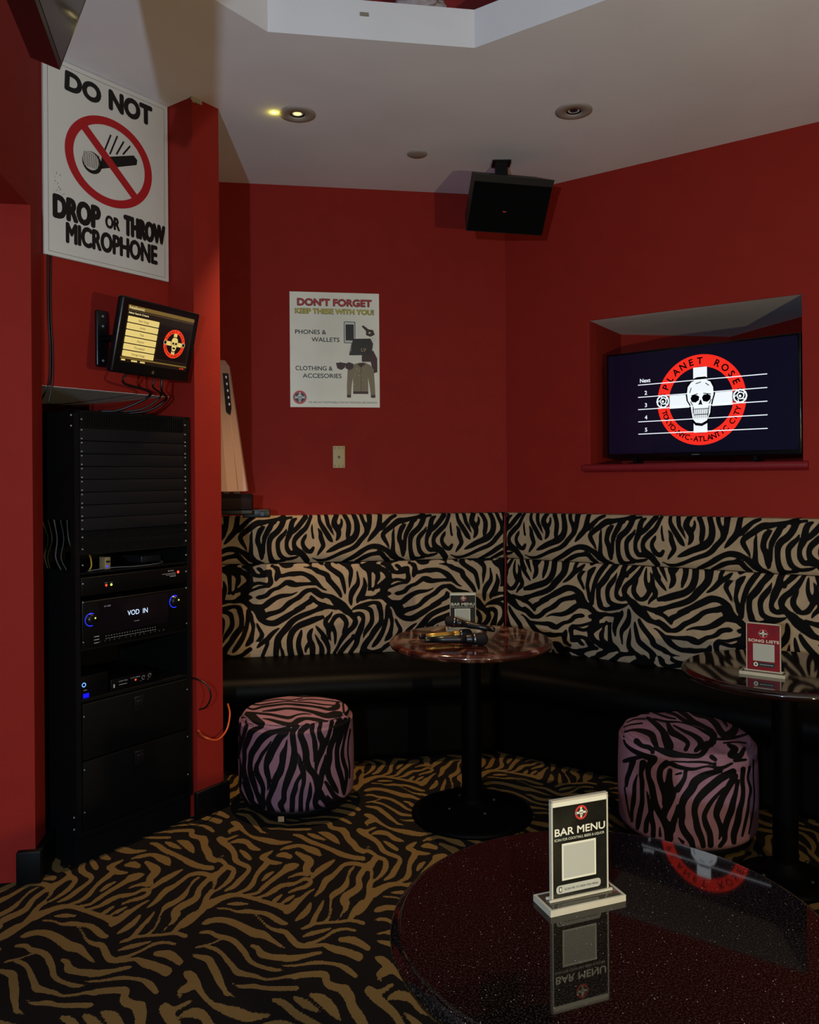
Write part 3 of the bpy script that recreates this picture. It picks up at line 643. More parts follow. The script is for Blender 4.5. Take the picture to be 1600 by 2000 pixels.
# rounded ledge under the niche
mb = MB(); n = 10; pr = [(.03,0),(-.012,0)]+[(-.012-.022*math.sin(math.pi*k/n), -.021+.021*math.cos(math.pi*k/n)) for k in range(1,n)]+[(-.012,-.043),(.0,-.043)]
vs = [(TN0-.03, y, ZN0+z) for y, z in pr]+[(TN1+.025, y, ZN0+z) for y, z in pr]; k = len(pr)
mb.add(vs, [(i, i+1, k+i+1, k+i) for i in range(k-1)]+[tuple(range(k)), tuple(range(2*k-1, k-1, -1))], 0, False)
struct(mb.build('trim_1', mat('ledge_paint', '7d1820', .35, spec=.5), None, LR, R36))
# left side
mb = B((0,0,0),(.145,1.0,HC)); o = struct(mb.build('wall_partition', M_red, None, LL, R54))
mb = B((-.607,.17,1.815),(-.0005,.24,HC)); struct(mb.build('wall_left', M_red, None, LL, R54))
mb = B((-.78,.24,1.815),(-.0005,.92,1.86)); mb.box((-.607,.172,1.8135),(-.0005,.24,1.8149)); struct(mb.build('ceiling_alcove', M_white, None, LL, R54))
mb = B((-.85,.90,0),(0,.96,1.815)); mb.box((-.85,.36,0),(-.79,.9,1.815)); struct(mb.build('wall_alcove', M_red, None, LL, R54))
mb = B((-1.5,0,0),(0,.13,2.45)); mb.box((-.12,-1.5,2.45),(-.006,.16,HC)); mb.box((-1.5,.08,2.45),(-.12,.13,HC)); struct(mb.build('wall_pilaster', M_red, None, LP, R9))
mb = B((-.06,-.025,0),(.025,.16,.115), 0, .004); struct(mb.build('baseboard_left', M_black, None, LP, R9))
mb = B((-.02,-.02,0),(.165,0,.115), 0, .003); mb.box((.145,0,0),(.165,.9,.115)); struct(mb.build('baseboard_partition', M_black, None, LL, R54))
# chipped plaster at the top of the partition corner
mb = MB(); rnd = random.Random(3)
for k in range(7):
    x = rnd.uniform(-.002,.05); mb.box((x-.006, -.004-rnd.random()*.002, HC-.012-rnd.random()*.012), (x+.008, .001, HC-.001))
tag(mb.build('plaster_chip', mat('bare_plaster','a39a8a',.9), None, LL, R54), 'chipped white plaster crumbs at the top corner of the red column', 'plaster chip')

# ------------------------------------------------------------------ bench seating
ZS, ZM, ZT = .49, .99, 1.2465
PER0, _ = hit_plane(FB, -.12, 490, 1180); PER1, _ = hit_plane(FB, -.12, 761, 1180); PER = PER1-PER0
def lower_field(xl, z):
    s = (xl-PER0)/PER; s -= np.floor(s); w = np.clip(s/.06,0,1)
    def g(s, z): px, py = photo(wpt(FB, PER0+s*PER, -.12, np.clip(z, ZS, ZM))); return samp(F_LOW, 440, 1080, 3, px, py)
    def full(s, z, w): return w*g(s, z)+(1-w)*g(s+1, z)
    k = np.clip((z-(ZM-.03))/.03, 0, 1)      # past the end of the cloth repeat the next length of cloth follows
    s2 = (xl-PER0)/PER+.43; s2 -= np.floor(s2)
    return (1-k)*full(s, z, w)+k*full(s2, z-.26, np.clip(s2/.06,0,1))
UX0, _ = hit_plane(FB, -.12, 610, 1050); UX1, _ = hit_plane(FB, -.12, 881, 1050); UP = UX1-UX0
def upper_field(xl, z):
    s = (xl-UX0)/UP; s -= np.floor(s); w = np.clip(s/.04,0,1)
    def g(s): px, py = photo(wpt(FB, UX0+s*UP, -.12, np.clip(z, ZM, ZT))); return samp(F_UP, 560, 990, 3, px, py)
    return w*g(s)+(1-w)*g(s+1)
bl, _ = hit_plane(FB, -.12, 877.5, 1060); brx, _ = hit_plane(FR, -.12, 1022, 1060)
al, az = hit_plane(FB, -.12, 663, 1218); arx, arz = hit_plane(FR, -.12, 1252.5, 1153)
def cushion(name, prof, x0, x1, k0, k1, field, parent, m=None, st=.006):
    """prof: list of (y,z,zpattern); ends mitred x = x0 + k*y"""
    pr = [prof[0]]
    for a, b in zip(prof[:-1], prof[1:]):
        n = max(1, int(math.hypot(b[0]-a[0], b[1]-a[1])/st))
        for i in range(1, n+1): t = i/n; pr.append(tuple(a[j]+(b[j]-a[j])*t for j in range(3)))
    n = int((x1-x0)/st); pr = np.array(pr); T = np.linspace(0,1,n)
    X = (x0+k0*pr[:,0])[:,None]*(1-T)+(x1+k1*pr[:,0])[:,None]*T
    wob = .004*np.sin(X*5.1+pr[:,1][:,None]*3)+.003*np.sin(X*11.3+1)
    Yv = pr[:,0][:,None]+np.where(pr[:,0][:,None] < -.02, wob, 0); Z = pr[:,1][:,None]+0*X; ZP = pr[:,2][:,None]+0*X
    V = np.stack([X,Yv,Z],-1).reshape(-1,3); R, Cn = X.shape
    i = np.arange(R-1)[:,None]*Cn+np.arange(Cn-1)[None]; Q = np.stack([i,i+1,i+Cn+1,i+Cn],-1).reshape(-1,4).tolist()
    Q.append([r*Cn for r in range(R)]); Q.append([r*Cn+Cn-1 for r in range(R)][::-1])
    me = bpy.data.meshes.new(name); me.from_pydata(V.tolist(), [], Q); me.polygons.foreach_set('use_smooth', [True]*(len(Q)-2)+[False]*2)
    me.materials.append(m or M_zsofa); me.update(); o = bpy.data.objects.new(name, me); COL.objects.link(o); o.parent = parent
    if field is not None: set_stripe(o, field(X.ravel(), ZP.ravel()))
    return o
def bulge(z0, z1, y, b, n=16, top=False):
    p = [(0 if not top else y+.06, z0, z0)]
    p = [(-.005, z0, z0)]
    for k in range(n+1):
        t = k/n; e = (1-abs(2*t-1)**6); p.append((y-b*e+ (.0), z0+(z1-z0)*t, z0+(z1-z0)*t))
    p.append((-.005, z1, z1)); return p
K = math.tan(math.radians(22.5))
seat_prof = [(-.005,.44,0),(-.10,.485,0),(-.3,.487,0),(-.48,.478,0),(-.54,.463,0),(-.57,.425,0),(-.57,.37,0),(-.545,.335,0),(-.51,.32,0),(-.495,.30,0),(-.49,.02,0),(-.4,.0,0),(-.01,.0,0)]
def bench(label, loc, rz, x0, x1, k0, k1, ffl, ffu):
    t = thing('bench', label, 'bench', loc, rz)
    cushion('lower_backrest', bulge(ZS-.03, ZM-.004, -.105, .02), x0, x1, k0, k1, ffl, t)
    cushion('upper_backrest', bulge(ZM, ZT, -.103, .02), x0, x1, k0, k1, ffu, t)
    cushion('seat', seat_prof, x0, x1, k0, k1, None, t, M_vinyl, .03)
    return t
bL = bench('zebra print bench along the back wall behind the red marble table', LB, R9, -1.75, -.008, 0, K, lower_field, upper_field)
bR = bench('zebra print bench along the right wall under the wall niche screen', LR, R36, .012, 3.4, -K, 0,
      lambda x, z: lower_field(al-(x-arx), az+arz-z), lambda x, z: upper_field(bl+(x-brx), z))
mb = MB(); mb.tube([(-.05,-.129,.50),(-.053,-.131,.8),(-.05,-.128,.985),(-.056,-.131,1.03),(-.05,-.127,1.12),(-.053,-.13,1.235)], .0028, 6)
mb.build('piping', mat('red_piping','8a1a18',.6), bL)

# ------------------------------------------------------------------ round stools
def stool(label, loc, R, H, F, org, slump=0, seed=0):
    t = thing('stool', label, 'stool', loc)
    n = 300; prof = []
    for z in np.linspace(.045, H-.055, 64): prof.append((R*(1-.012+.02*math.sin(math.pi*(z-.045)/(H-.1)))-.02*max(0,(.075-z)/.03)**2, z))
    for k in range(1, 13): a = math.pi/2*k/12; prof.append((R-.012-.028+.028*math.cos(a)-.004*(k==6), H-.055+.035*math.sin(a)))
    rr = R-.04
    for r in np.linspace(rr-.005, .004, 46): prof.append((r, H-.02+.02*(1-(r/rr)**2)))
    pr = np.array(prof); A = np.linspace(0, 2*math.pi, n, endpoint=False)
    X = pr[:,0][:,None]*np.cos(A); Y = pr[:,0][:,None]*np.sin(A); Z = pr[:,1][:,None]+0*X
    if slump:
        front = -Y/R*.8+X/R*.35; w = np.clip((Z-.25)/(H-.25),0,1)**2
        Z = Z-slump*w*np.clip(front+.35,0,1.3)
        cr = np.exp(-((Z-(H-.09-.03*front))/.012)**2)*np.clip(front,0,1); X *= 1-.03*cr; Y *= 1-.03*cr
        Z = Z+.004*np.sin(X*40+Y*25)*w
    V = np.stack([X,Y,Z],-1).reshape(-1,3); m, _ = X.shape
    i = np.arange(m-1)[:,None]*n; k = np.arange(n)[None]; k2 = (k+1)%n
    Q = np.stack([i+k, i+k2, i+n+k2, i+n+k],-1).reshape(-1,4).tolist(); Q.append([(m-1)*n+j for j in range(n)])
    me = bpy.data.meshes.new('upholstery'); me.from_pydata(V.tolist(), [], Q); me.polygons.foreach_set('use_smooth', [True]*len(Q)); me.materials.append(M_zstool); me.update()
    o = bpy.data.objects.new('upholstery', me); COL.objects.link(o); o.parent = t
    # print wraps round: what faces the room mirrors to the hidden half of the side
    W = V+np.array(loc); dv = np.array(loc)[:2]/np.linalg.norm(loc[:2]); q = W[:,:2]-np.array(loc)[:2]; s = q@dv
    back = (s > 0) & (V[:,2] < H-.03-slump); q2 = q-2*np.outer(np.where(back, s, 0), dv)
    px, py = photo(np.column_stack([q2+np.array(loc)[:2], W[:,2]])); set_stripe(o, samp(F, org[0], org[1], 3, px, py))
    mb = MB(); mb.lathe([(R-.03,.02),(R-.022,.025),(R-.022,.055),(R-.03,.06)], 64); mb.build('base', M_black, t)
    for a in range(4):
        aa = math.radians(45+90*a+20); mb = MB(); mb.lathe([(.018,0),(.02,.003),(.02,.018),(.016,.024)], 20, 0, ((R-.07)*math.cos(aa),(R-.07)*math.sin(aa),0)); mb.build('foot', M_dark, t)
    return t
s1 = stool('round zebra stool with warm lit flat top, beside the red column', (-.517,3.68,0), .255, .437, F_O1, (440,1330))
mb = B((-.045,-.247,.012),(-.02,-.244,.034)); mb.build('care_label', mat('label_tan','a8835f',.7), s1)
s2 = stool('round zebra stool with sagging creased top, behind the speckled table', (1.112,3.315,0), .268, .448, F_O2, (1190,1365), .03)

# ------------------------------------------------------------------ tables
def granite():
    m = bpy.data.materials.new('speckled_granite'); m.use_nodes = True; nt = m.node_tree; L = nt.links.new; b = nt.nodes['Principled BSDF']
    tc = nt.nodes.new('ShaderNodeTexCoord')
    n = nt.nodes.new('ShaderNodeTexNoise'); n.inputs['Scale'].default_value = 330; n.inputs['Detail'].default_value = 5; L(tc.outputs['Object'], n.inputs['Vector'])
    r = nt.nodes.new('ShaderNodeValToRGB'); e = r.color_ramp.elements; e[0].position = .50; e[0].color = (.0012,.0008,.0007,1); e[1].position = .66; e[1].color = (.026,.017,.014,1); L(n.outputs['Fac'], r.inputs[0])
    v = nt.nodes.new('ShaderNodeTexVoronoi'); v.inputs['Scale'].default_value = 150; L(tc.outputs['Object'], v.inputs['Vector'])
    lt = nt.nodes.new('ShaderNodeMath'); lt.operation = 'LESS_THAN'; lt.inputs[1].default_value = .10; L(v.outputs['Distance'], lt.inputs[0])
    sp = nt.nodes.new('ShaderNodeSeparateColor'); L(v.outputs['Color'], sp.inputs[0])
    gt = nt.nodes.new('ShaderNodeMath'); gt.operation = 'GREATER_THAN'; gt.inputs[1].default_value = .68; L(sp.outputs[0], gt.inputs[0])
    mu = nt.nodes.new('ShaderNodeMath'); mu.operation = 'MULTIPLY'; L(lt.outputs[0], mu.inputs[0]); L(gt.outputs[0], mu.inputs[1])
    mx = nt.nodes.new('ShaderNodeMix'); mx.data_type = 'RGBA'; L(mu.outputs[0], mx.inputs['Factor']); L(r.outputs[0], mx.inputs['A']); mx.inputs['B'].default_value = (.36,.34,.31,1)
    L(mx.outputs['Result'], b.inputs['Base Color']); b.inputs['Roughness'].default_value = .03; b.inputs['Specular IOR Level'].default_value = .42
    return m
def marble():
    m = bpy.data.materials.new('red_marble'); m.use_nodes = True; nt = m.node_tree; L = nt.links.new; b = nt.nodes['Principled BSDF']
    tc = nt.nodes.new('ShaderNodeTexCoord')
    n = nt.nodes.new('ShaderNodeTexNoise'); n.inputs['Scale'].default_value = 9; n.inputs['Detail'].default_value = 7; n.inputs['Distortion'].default_value = 1.6; L(tc.outputs['Object'], n.inputs['Vector'])
    r = nt.nodes.new('ShaderNodeValToRGB'); e = r.color_ramp.elements; e[0].position = .40; e[0].color = (.018,.004,.003,1); e[1].position = .66; e[1].color = (.20,.11,.08,1)
    x = e.new(.5); x.color = (.040,.009,.005,1); x = e.new(.575); x.color = (.065,.018,.010,1); L(n.outputs['Fac'], r.inputs[0])
    L(r.outputs[0], b.inputs['Base Color']); b.inputs['Roughness'].default_value = .1; b.inputs['Specular IOR Level'].default_value = .6; b.inputs['Coat Weight'].default_value = .5
    return m
def table(label, loc, R, zt, topm, th=.03, rb=.26):
    t = thing('pedestal_table', label, 'table', (loc[0],loc[1],0))
    mb = MB(); mb.lathe([(R-.02,zt-th),(R-.006,zt-th+.004),(R,zt-th*.55),(R-.001,zt-th*.35),(R-.006,zt-.006),(R-.014,zt-.001),(R-.018,zt)], 128)
    mb.build('tabletop', topm, t)
    mb = MB(); mb.lathe([(.043,.03),(.043,zt-th-.02)], 32, cap=False); mb.build('pedestal', M_iron, t)
    mb = MB(); mb.lathe([(.13,zt-th-.02),(.13,zt-th)], 24); mb.build('mounting_plate', M_iron, t)
    mb = MB(); mb.lathe([(rb,.0),(rb,.012),(rb-.02,.022),(rb*.55,.032),(.07,.045),(.05,.07),(.043,.08)], 64); mb.build('base', M_iron, t)
    for k in range(4):
        a = math.radians(25+90*k); mb = MB(); mb.lathe([(.008,.038),(.008,.044),(.004,.047)], 10, 0, (.11*math.cos(a),.11*math.sin(a),0)); mb.build('bolt', mat('bolt_dark','26282a',.3,.5), t)
    return t
ZTOP = .755
table('round dark speckled granite table in the foreground holding the large bar menu stand', (.333,1.382), .372, .70, granite(), .036)
table('round red veined marble table with microphones on it, before the bench corner', (.258,3.53), .35, ZTOP, marble(), .032)
table('round dark brown polished table at the right edge under the song lists stand', (1.335,2.93), .35, ZTOP, mat('brown_stone','140605',.05,spec=.6,noise=.25,nscale=14,coat=.4), .032, .16)

# ------------------------------------------------------------------ menu stands
M_acr = mat('acrylic', 'a89f8a', .12, spec=.6, noise=.05, nscale=30)
M_menu = mat('menu_dark', '12110d', .25, noise=.5, nscale=35); M_menur = mat('menu_red', '6d0d14', .3, noise=.2, nscale=20)
M_cream = mat('menu_cream', 'c4bea8', .4); M_qr = mat('blank_panel_cream', '9d9a8c', .4)
def stand(label, loc, rz, insert, w=.108, h=.172, red=False):
    t = thing('menu_stand', label, 'menu stand', loc, rz)
    mb = MB(); mb.box((-.0175,-.0295,.0003),(w+.0175,.0295,.0105), 0, .0015); mb.build('stand_base', mat('acrylic_clear','3b372c',.06,spec=.7), t)
    mb = MB()
    for a, b in (((-.018,-.030,0),(w+.018,-.0265,.011)),((-.018,.0265,0),(w+.018,.030,.011)),((-.018,-.0265,0),(-.013,.0265,.011)),((w+.013,-.0265,0),(w+.018,.0265,.011))): mb.box(a, b)
    mb.build('base_edge', M_acr, t)
    mb = MB(); mb.box((-.006,-.007,.011),(w+.006,-.0035,.015)); mb.box((-.006,.0045,.011),(w+.006,.008,.015)); mb.build('slot_rail', M_acr, t)
    mb = MB(); mb.box((0,-.0035,.011),(.003,.0045,h)); mb.box((w-.003,-.0035,.011),(w,.0045,h)); mb.box((0,-.0035,h-.003),(w,.0045,h+.001)); mb.box((.003,.002,.011),(w-.003,.0045,h-.003)); mb.build('holder', M_acr, t)
    mb = B((.003,-.003,.011),(w-.003,.002,h-.003)); ins = mb.build('insert', M_menur if red else M_menu, t)
    P = Print(.0003, 0, 0, -.003); insert(P, w, h); P.build('print', [M_cream, M_pred, M_pblack, M_qr, M_menu], ins)
    return t
def bar_menu(P, w, h, small=False):
    P.rect(.003, h-.011, w-.003, h-.003, 0)
    logo(P, w*.52, h*.855, .0125, 1, 0, 2, 0, False, 2, False)
    P.text('BAR MENU', w*.06, h*.665, .013, 0, 1, .025, w*.88)
    P.text('SCAN FOR COCKTAILS, BEERS & LIQUOR', w*.05, h*.615, .0045, 0, 1, .01, w*.88)
    P.rect(w*.18, h*.235, w*.78, h*.585, 0, 0); P.rect(w*.21, h*.255, w*.75, h*.565, 3, 1)
    P.rect(w*.08, h*.115, w*.86, h*.195, 3, 0, .006); P.text('SCAN ME TO VIEW THE MENU', w*.22, h*.142, .0038, 2, 1, .005, w*.60)
    P.rect(w*.125, h*.13, w*.175, h*.18, 2, 1, .001); P.rect(w*.137, h*.14, w*.165, h*.172, 0, 2)
def song(P, w, h):
    P.disc(w*.5, h*.80, .0165, 2, 0); logo(P, w*.5, h*.80, .0155, 1, 0, 2, 0, False, None, False)
    P.text('SONG LISTS', w*.07, h*.63, .0095, 0, 1, .035, w*.88)
    P.rect(w*.20, h*.26, w*.82, h*.60, 3, 0, .002)
    P.rect(w*.20, h*.15, w*.82, h*.235, 2, 0); P.disc(w*.28, h*.19, .0075, 0, 1, 18); P.disc(w*.28, h*.19, .0035, 2, 2, 12); P.text('Download the App', w*.40, h*.185, .004, 0, 1, .01, w*.38)
stand('large clear acrylic bar menu stand on the foreground speckled table', (.2405,1.427,.70), math.radians(20.5), bar_menu, .1157, .1843)
stand('small dark bar menu stand behind the microphones on the marble table', (.178,3.71,ZTOP), math.radians(1), bar_menu, .118, .172)
stand('red song lists stand on the dark brown table at the right', (1.182,2.885,ZTOP), math.radians(-35), song, .113, .178, True)

# ------------------------------------------------------------------ microphones (built along +x, head at +x)
M_gold = mat('mic_gold','b08a42',.35,.8); M_micb = mat('mic_black','08090d',.35); M_grille = mat('mic_grille','15151a',.45,.6,bump=1,bscale=900)
def mic(label, p0, p1, zt, body, gold_from=None):
    a, b = Vector(p0), Vector(p1); d = b-a; Lh = d.length
    t = thing('microphone', label, 'microphone', tuple(a)); t.rotation_euler = (0, -math.atan2(d.z, d.to_2d().length), math.atan2(d.y, d.x))
    s = Lh/.255; RX = Matrix.Rotation(math.pi/2, 4, 'Y')
    def seg(prof, name, m, n=24): mb = MB(); mb.lathe([(r*s, z*s) for r, z in prof], n); mb.xform(RX); return mb.build(name, m, t)
    seg([(.0105,0),(.012,.004),(.0125,.03)], 'end_cap', M_micb)
    seg([(.0125,.03),(.0145,.08),(.0165,.13),(.0175,.165)], 'body', body)
    seg([(.0175,.165),(.019,.17),(.020,.185),(.022,.195)], 'collar', M_micb if body is not M_gold else M_gold)
    seg([(.0225,.195),(.0245,.200),(.0245,.206),(.0225,.208)], 'band', mat('mic_band','6a6a70',.3,1))
    seg([(.0225,.208),(.0255,.218),(.026,.23),(.0235,.243),(.018,.251),(.010,.255),(.002,.2555)], 'grille', M_grille)
    return t
mic('gold bodied microphone lying behind the black one on the marble table', (.035,3.46,ZTOP+.023), (.262,3.505,ZTOP+.024), 0, M_gold)
mic('black microphone lying in front on the marble table, head to the right', (.058,3.375,ZTOP+.026), (.318,3.385,ZTOP+.026), 0, M_micb)
mic('black microphone lying crosswise on top of the other two microphones', (.352,3.44,ZTOP+.053), (.150,3.53,ZTOP+.080), 0, M_micb)

# ------------------------------------------------------------------ "do not" sign, on the left wall above the monitor
t = thing('warning_sign', 'large white sign forbidding dropping or throwing the microphone', 'sign', LL, R54)
sx0, sz1 = hit_plane(FL, .155, 84, 118); sx1, sz0 = hit_plane(FL, .155, 330, 554); _, szL = hit_plane(FL, .155, 82, 490); _, szR = hit_plane(FL, .155, 327, 211)
SX0, SX1, SZ0, SZ1 = sx0, sx1, (sz0+szL)/2, HC-.004
mb = B((SX0,.155,SZ0),(SX1,.168,SZ1), 0, .0015); board = mb.build('board', M_paper, t)
P = Print(.0004, SX0, SZ0, .155); W, Hh = SX1-SX0, SZ1-SZ0
for a, b in (((.03,.02),(.965,.02)),((.965,.02),(.965,.975)),((.965,.975),(.03,.975)),((.03,.975),(.03,.02))): P.line([(a[0]*W,a[1]*Hh),(b[0]*W,b[1]*Hh)], .0015, 3)
P.text('DO', .16*W, .865*Hh, .072, 0, 1, .06, .26*W, 'l', -.05); P.text('NOT', .50*W, .855*Hh, .078, 0, 1, .06, .35*W, 'l', .0)
cx, cz, r = .50*W, .565*Hh, .235*Hh
P.ring(cx, cz, r*.82, r, 1, 3, 72, 1.12*1.0)
P.line([(cx-r*.68*1.0,cz+r*.62),(cx+r*.68,cz-r*.64)], r*.19, 1, 2.6)
P.disc(cx-r*.46, cz-r*.14, r*.245, 0, 1, 30); P.disc(cx-r*.49, cz-r*.11, r*.2, 2, 2, 26)
for k in range(9): P.line([(cx-r*(.66-.042*k), cz-r*.26), (cx-r*(.70-.045*k)+r*.05, cz+r*.07)], r*.014, 0, 2.5)
P.poly([(cx-r*.26,cz-r*.22),(cx-r*.22,cz+r*.06),(cx+r*.62,cz+r*.36),(cx+r*.72,cz+r*.28),(cx+r*.70,cz+r*.16)], 0, 1)
for k, (l) in enumerate((.5,.48,.36,.26)): x = cx-r*.06+k*r*.17; P.line([(x-r*.12, cz+r*(.14+.05*k)), (x+r*.08, cz+r*(.14+.05*k+l))], r*.04, 0, 1)
P.text('DROP', .07*W, .200*Hh, .086, 0, 1, .06, .34*W); P.text('OR', .46*W, .215*Hh, .05, 0, 1, .05, .11*W); P.text('THROW', .615*W, .205*Hh, .080, 0, 1, .06, .345*W)
P.text('MICROPHONE', .16*W, .085*Hh, .078, 0, 1, .045, .73*W)
rnd = random.Random(5)
for k in range(40):
    x, z = (.10+.04*rnd.gauss(0,.5))*W, (.32+.10*rnd.gauss(0,.4))*Hh; q = rnd.uniform(.0008,.0028); P.rect(x, z, x+q, z+q*rnd.uniform(1,3), 4, 0)
P.build('print', [M_pblack, mat('sign_red','a8141a',.5), M_pwhite, mat('grey_ink','5d5b56',.6), mat('scuff','6b4434',.8)], board)

# ------------------------------------------------------------------ poster
px0, pz1 = hit_plane(FB, -.006, 565.5, 569); px1, pz0 = hit_plane(FB, -.006, 742, 796)
t = thing('poster', 'silver poster about phones and wallets on the red back wall', 'poster', LB, R9)
W, Hh = px1-px0, pz1-pz0
mp = mat('poster_silver', 'ecebdb', .3, .0, noise=.12, nscale=2.5)
bd = B((px0,-.006,pz0),(px1,-.001,pz1)).build('sheet', mp, t)
P = Print(.0003, px0, pz0, -.006)
def T(s, x, z, h, w, m, out=True, b=.022):
    if out: P.text(s, (x-.002)*W, (z-.001)*Hh, h*Hh+.0006, 5, 0, b+.05, (w+.004)*W)
    P.text(s, x*W, z*Hh, h*Hh, m, 1, b, w*W)
T("DON'T FORGET", .09, .885, .058, .82, 1); T('KEEP THESE WITH YOU!', .065, .815, .042, .87, 2)
T('PHONES &', .06, .635, .038, .34, 5, False); T('WALLETS', .24, .57, .038, .31, 5, False); T('CLOTHING &', .06, .32, .038, .41, 5, False); T('ACCESORIES', .14, .255, .038, .43, 5, False)
T('WE ARE NOT RESPONSIBLE FOR ANY PERSONAL BELONGINGS', .20, .035, .016, .77, 5, False, .01)
logo(P, .105*W, .085*Hh, .075*W, 1, 3, 5, 0, False, 5, False)
P.rect(.60*W,.56*Hh,.73*W,.75*Hh,5,0,.006); P.rect(.607*W,.565*Hh,.723*W,.745*Hh,3,1,.005); P.rect(.62*W,.585*Hh,.712*W,.725*Hh,5,2)
P.poly([(a*W,b*Hh) for a,b in ((.80,.71),(.82,.72),(.88,.685),(.93,.68),(.95,.64),(.90,.62),(.85,.635),(.85,.67))], 4, 1); P.ring(.935*W,.60*Hh,.008,.011,3,1,16); P.disc(.89*W,.655*Hh,.006,3,2,12)
P.poly([(a*W,b*Hh) for a,b in ((.70,.60),(.90,.605),(.93,.56),(.91,.46),(.66,.455),(.68,.5))], 5, 2.5); P.text('LV', .795*W, .49*Hh, .02, 6, 3.5, .01, .055*W)
P.line([(.69*W,.56*Hh),(.66*W,.46*Hh)], .004, 4, 3); P.line([(.90*W,.6*Hh),(.91*W,.45*Hh)], .004, 4, 3)
P.poly([(a*W,b*Hh) for a,b in ((.80,.455),(.93,.50),(.975,.43),(.975,.31),(.93,.30),(.90,.40),(.80,.40))], 4, 1)
for ex in (.56,.655): P.poly([((ex+a*.05)*W,(.36+b*.035)*Hh) for a,b in ((-1,.5),(0,1),(1,.6),(1,-.4),(.2,-1),(-.7,-.6))], 4, 3)
P.line([(.51*W,.385*Hh),(.60*W,.385*Hh),(.70*W,.36*Hh)], .005, 5, 3.5)
P.poly([(a*W,b*Hh) for a,b in ((.64,.33),(.70,.375),(.76,.39),(.83,.395),(.90,.37),(.935,.33),(.945,.2),(.95,.105),(.90,.10),(.885,.2),(.87,.26),(.87,.13),(.70,.13),(.70,.26),(.685,.2),(.675,.095),(.63,.095),(.63,.2))], 7, 2)
P.rect(.70*W,.118*Hh,.87*W,.14*Hh,4,3); P.rect(.63*W,.085*Hh,.675*W,.11*Hh,4,3); P.rect(.90*W,.085*Hh,.95*W,.11*Hh,4,3); P.line([(.79*W,.38*Hh),(.79*W,.14*Hh)], .002, 5, 3)
P.poly([(a*W,b*Hh) for a,b in ((.75,.375),(.79,.35),(.84,.38),(.82,.39),(.77,.388))], 4, 3)
rnd = random.Random(8)
for k in range(26):
    x, z = rnd.uniform(.70,.87)*W, rnd.uniform(.15,.34)*Hh; P.rect(x, z, x+.003, z+.003, 8, 3)
P.build('print', [M_pwhite, mat('poster_red','c02a28',.4), mat('poster_yellow','cfc23a',.4), mat('poster_white','c8ccc6',.4), mat('poster_brown','3a1a14',.5), mat('poster_ink','0a0a0c',.4), mat('poster_gold','d0b060',.4), mat('poster_tan','83765a',.5), mat('poster_lt','c9bf9e',.5)], bd)
# wall plate
x0, z1 = hit_plane(FB, 0, 650, 871); x1, z0 = hit_plane(FB, 0, 674, 914)
t = thing('wall_plate', 'cream blank socket plate on the red back wall below the poster', 'wall plate', LB, R9)
mp = mat('cream_plastic','b3a06e',.5); B((x0,-.007,z0),(x1,-.0005,z1), 0, .002).build('plate', mp, t)
xm, zm = (x0+x1)/2, (z0+z1)/2
mb = MB(); mb.box((xm-.006,-.010,zm-.008),(xm+.006,-.007,zm+.006), 0, .001); mb.build('connector', mat('connector_grey','4a4236',.5), t)
for z in (z0+.012, z1-.012):
    mb = MB(); mb.lathe([(.0032,0),(.003,.0015)], 10); mb.xform(Matrix.Translation((xm,-.007,z)) @ Matrix.Rotation(math.pi/2,4,'X')); mb.build('screw', mat('connector_grey','4a4236',.5), t)
    for sx in (-.022, .022): B((xm+sx-.0012,-.0078,z-.005),(xm+sx+.0012,-.0068,z+.005)).build('slot', M_black, t)

# ------------------------------------------------------------------ ceiling fittings
def downlight(label, px, py, lit):
    d = ray(px, py); k = (HC-CAMLOC[2])/d[2]; p = CAMLOC+d*k
    t = thing('downlight', label, 'ceiling light', (p[0],p[1],HC), 0, None)
    mb = MB(); mb.lathe([(.082,-.001),(.081,-.005),(.07,-.008),(.036,-.009),(.034,-.006),(.033,.012)], 48, cap=False); mb.build('trim_ring', mat('light_ring','9a9088',.6), t)
    mb = MB(); mb.lathe([(.0335,.011),(.0,.0105)], 32, cap=False); mb.lathe([(.033,-.004),(.026,-.001)],32,cap=False); mb.build('socket', M_dark, t)
    mb = MB(); mb.lathe([(.019,-.001),(.012,-.004),(.001,-.006)], 20, cap=True)
    mb.build('lens', mat('lit_lens','ffe9a0',.3,emit=1.2) if lit else mat('lamp_lens','20202a',.1), t)
    return p
pL = downlight('lit round ceiling downlight glowing yellow, nearer the red column', 581, 222, True)
pD = downlight('unlit round ceiling downlight above and right of the speaker', 1121, 216, False)
d = ray(815, 300); p = CAMLOC+d*((HC-CAMLOC[2])/d[2]); mb = MB(); mb.lathe([(.05,0),(.05,-.004),(.045,-.007),(.01,-.008)], 40); tag(mb.build('ceiling_cap', mat('cap_white','9c9289',.7), None, (p[0],p[1],HC-.0005)), 'small flat white cover disc on the ceiling between the downlights', 'ceiling cover')
# bits on the gallery rim
mb = MB(); mb.box((-.016,-.0015,-.007),(.016,0,.007)); tag(mb.build('tape_patch', mat('tape','8d8674',.8), None, (-.155,3.061-.005,HC+.09), R9), 'small beige tape patch on the white rim of the ceiling opening', 'tape')
rnd = random.Random(11); bm = bmesh.new(); bmesh.ops.create_icosphere(bm, subdivisions=4, radius=1)
for v in bm.verts:
    n = noise.noise(v.co*2.3)*.35+noise.noise(v.co*6)*.18; v.co = Vector((v.co.x*.09*(1+n), v.co.y*.05*(1+n), v.co.z*.045*(1+n)+.04))
mb = MB(); mb.bm(bm, 0, True); tag(mb.build('cloth', mat('pale_cloth','a5979a',.9,noise=.2,nscale=40), None, (.055,3.168,HC+.148), R9), 'crumpled pale cloth lying on the rim of the ceiling opening', 'cloth')

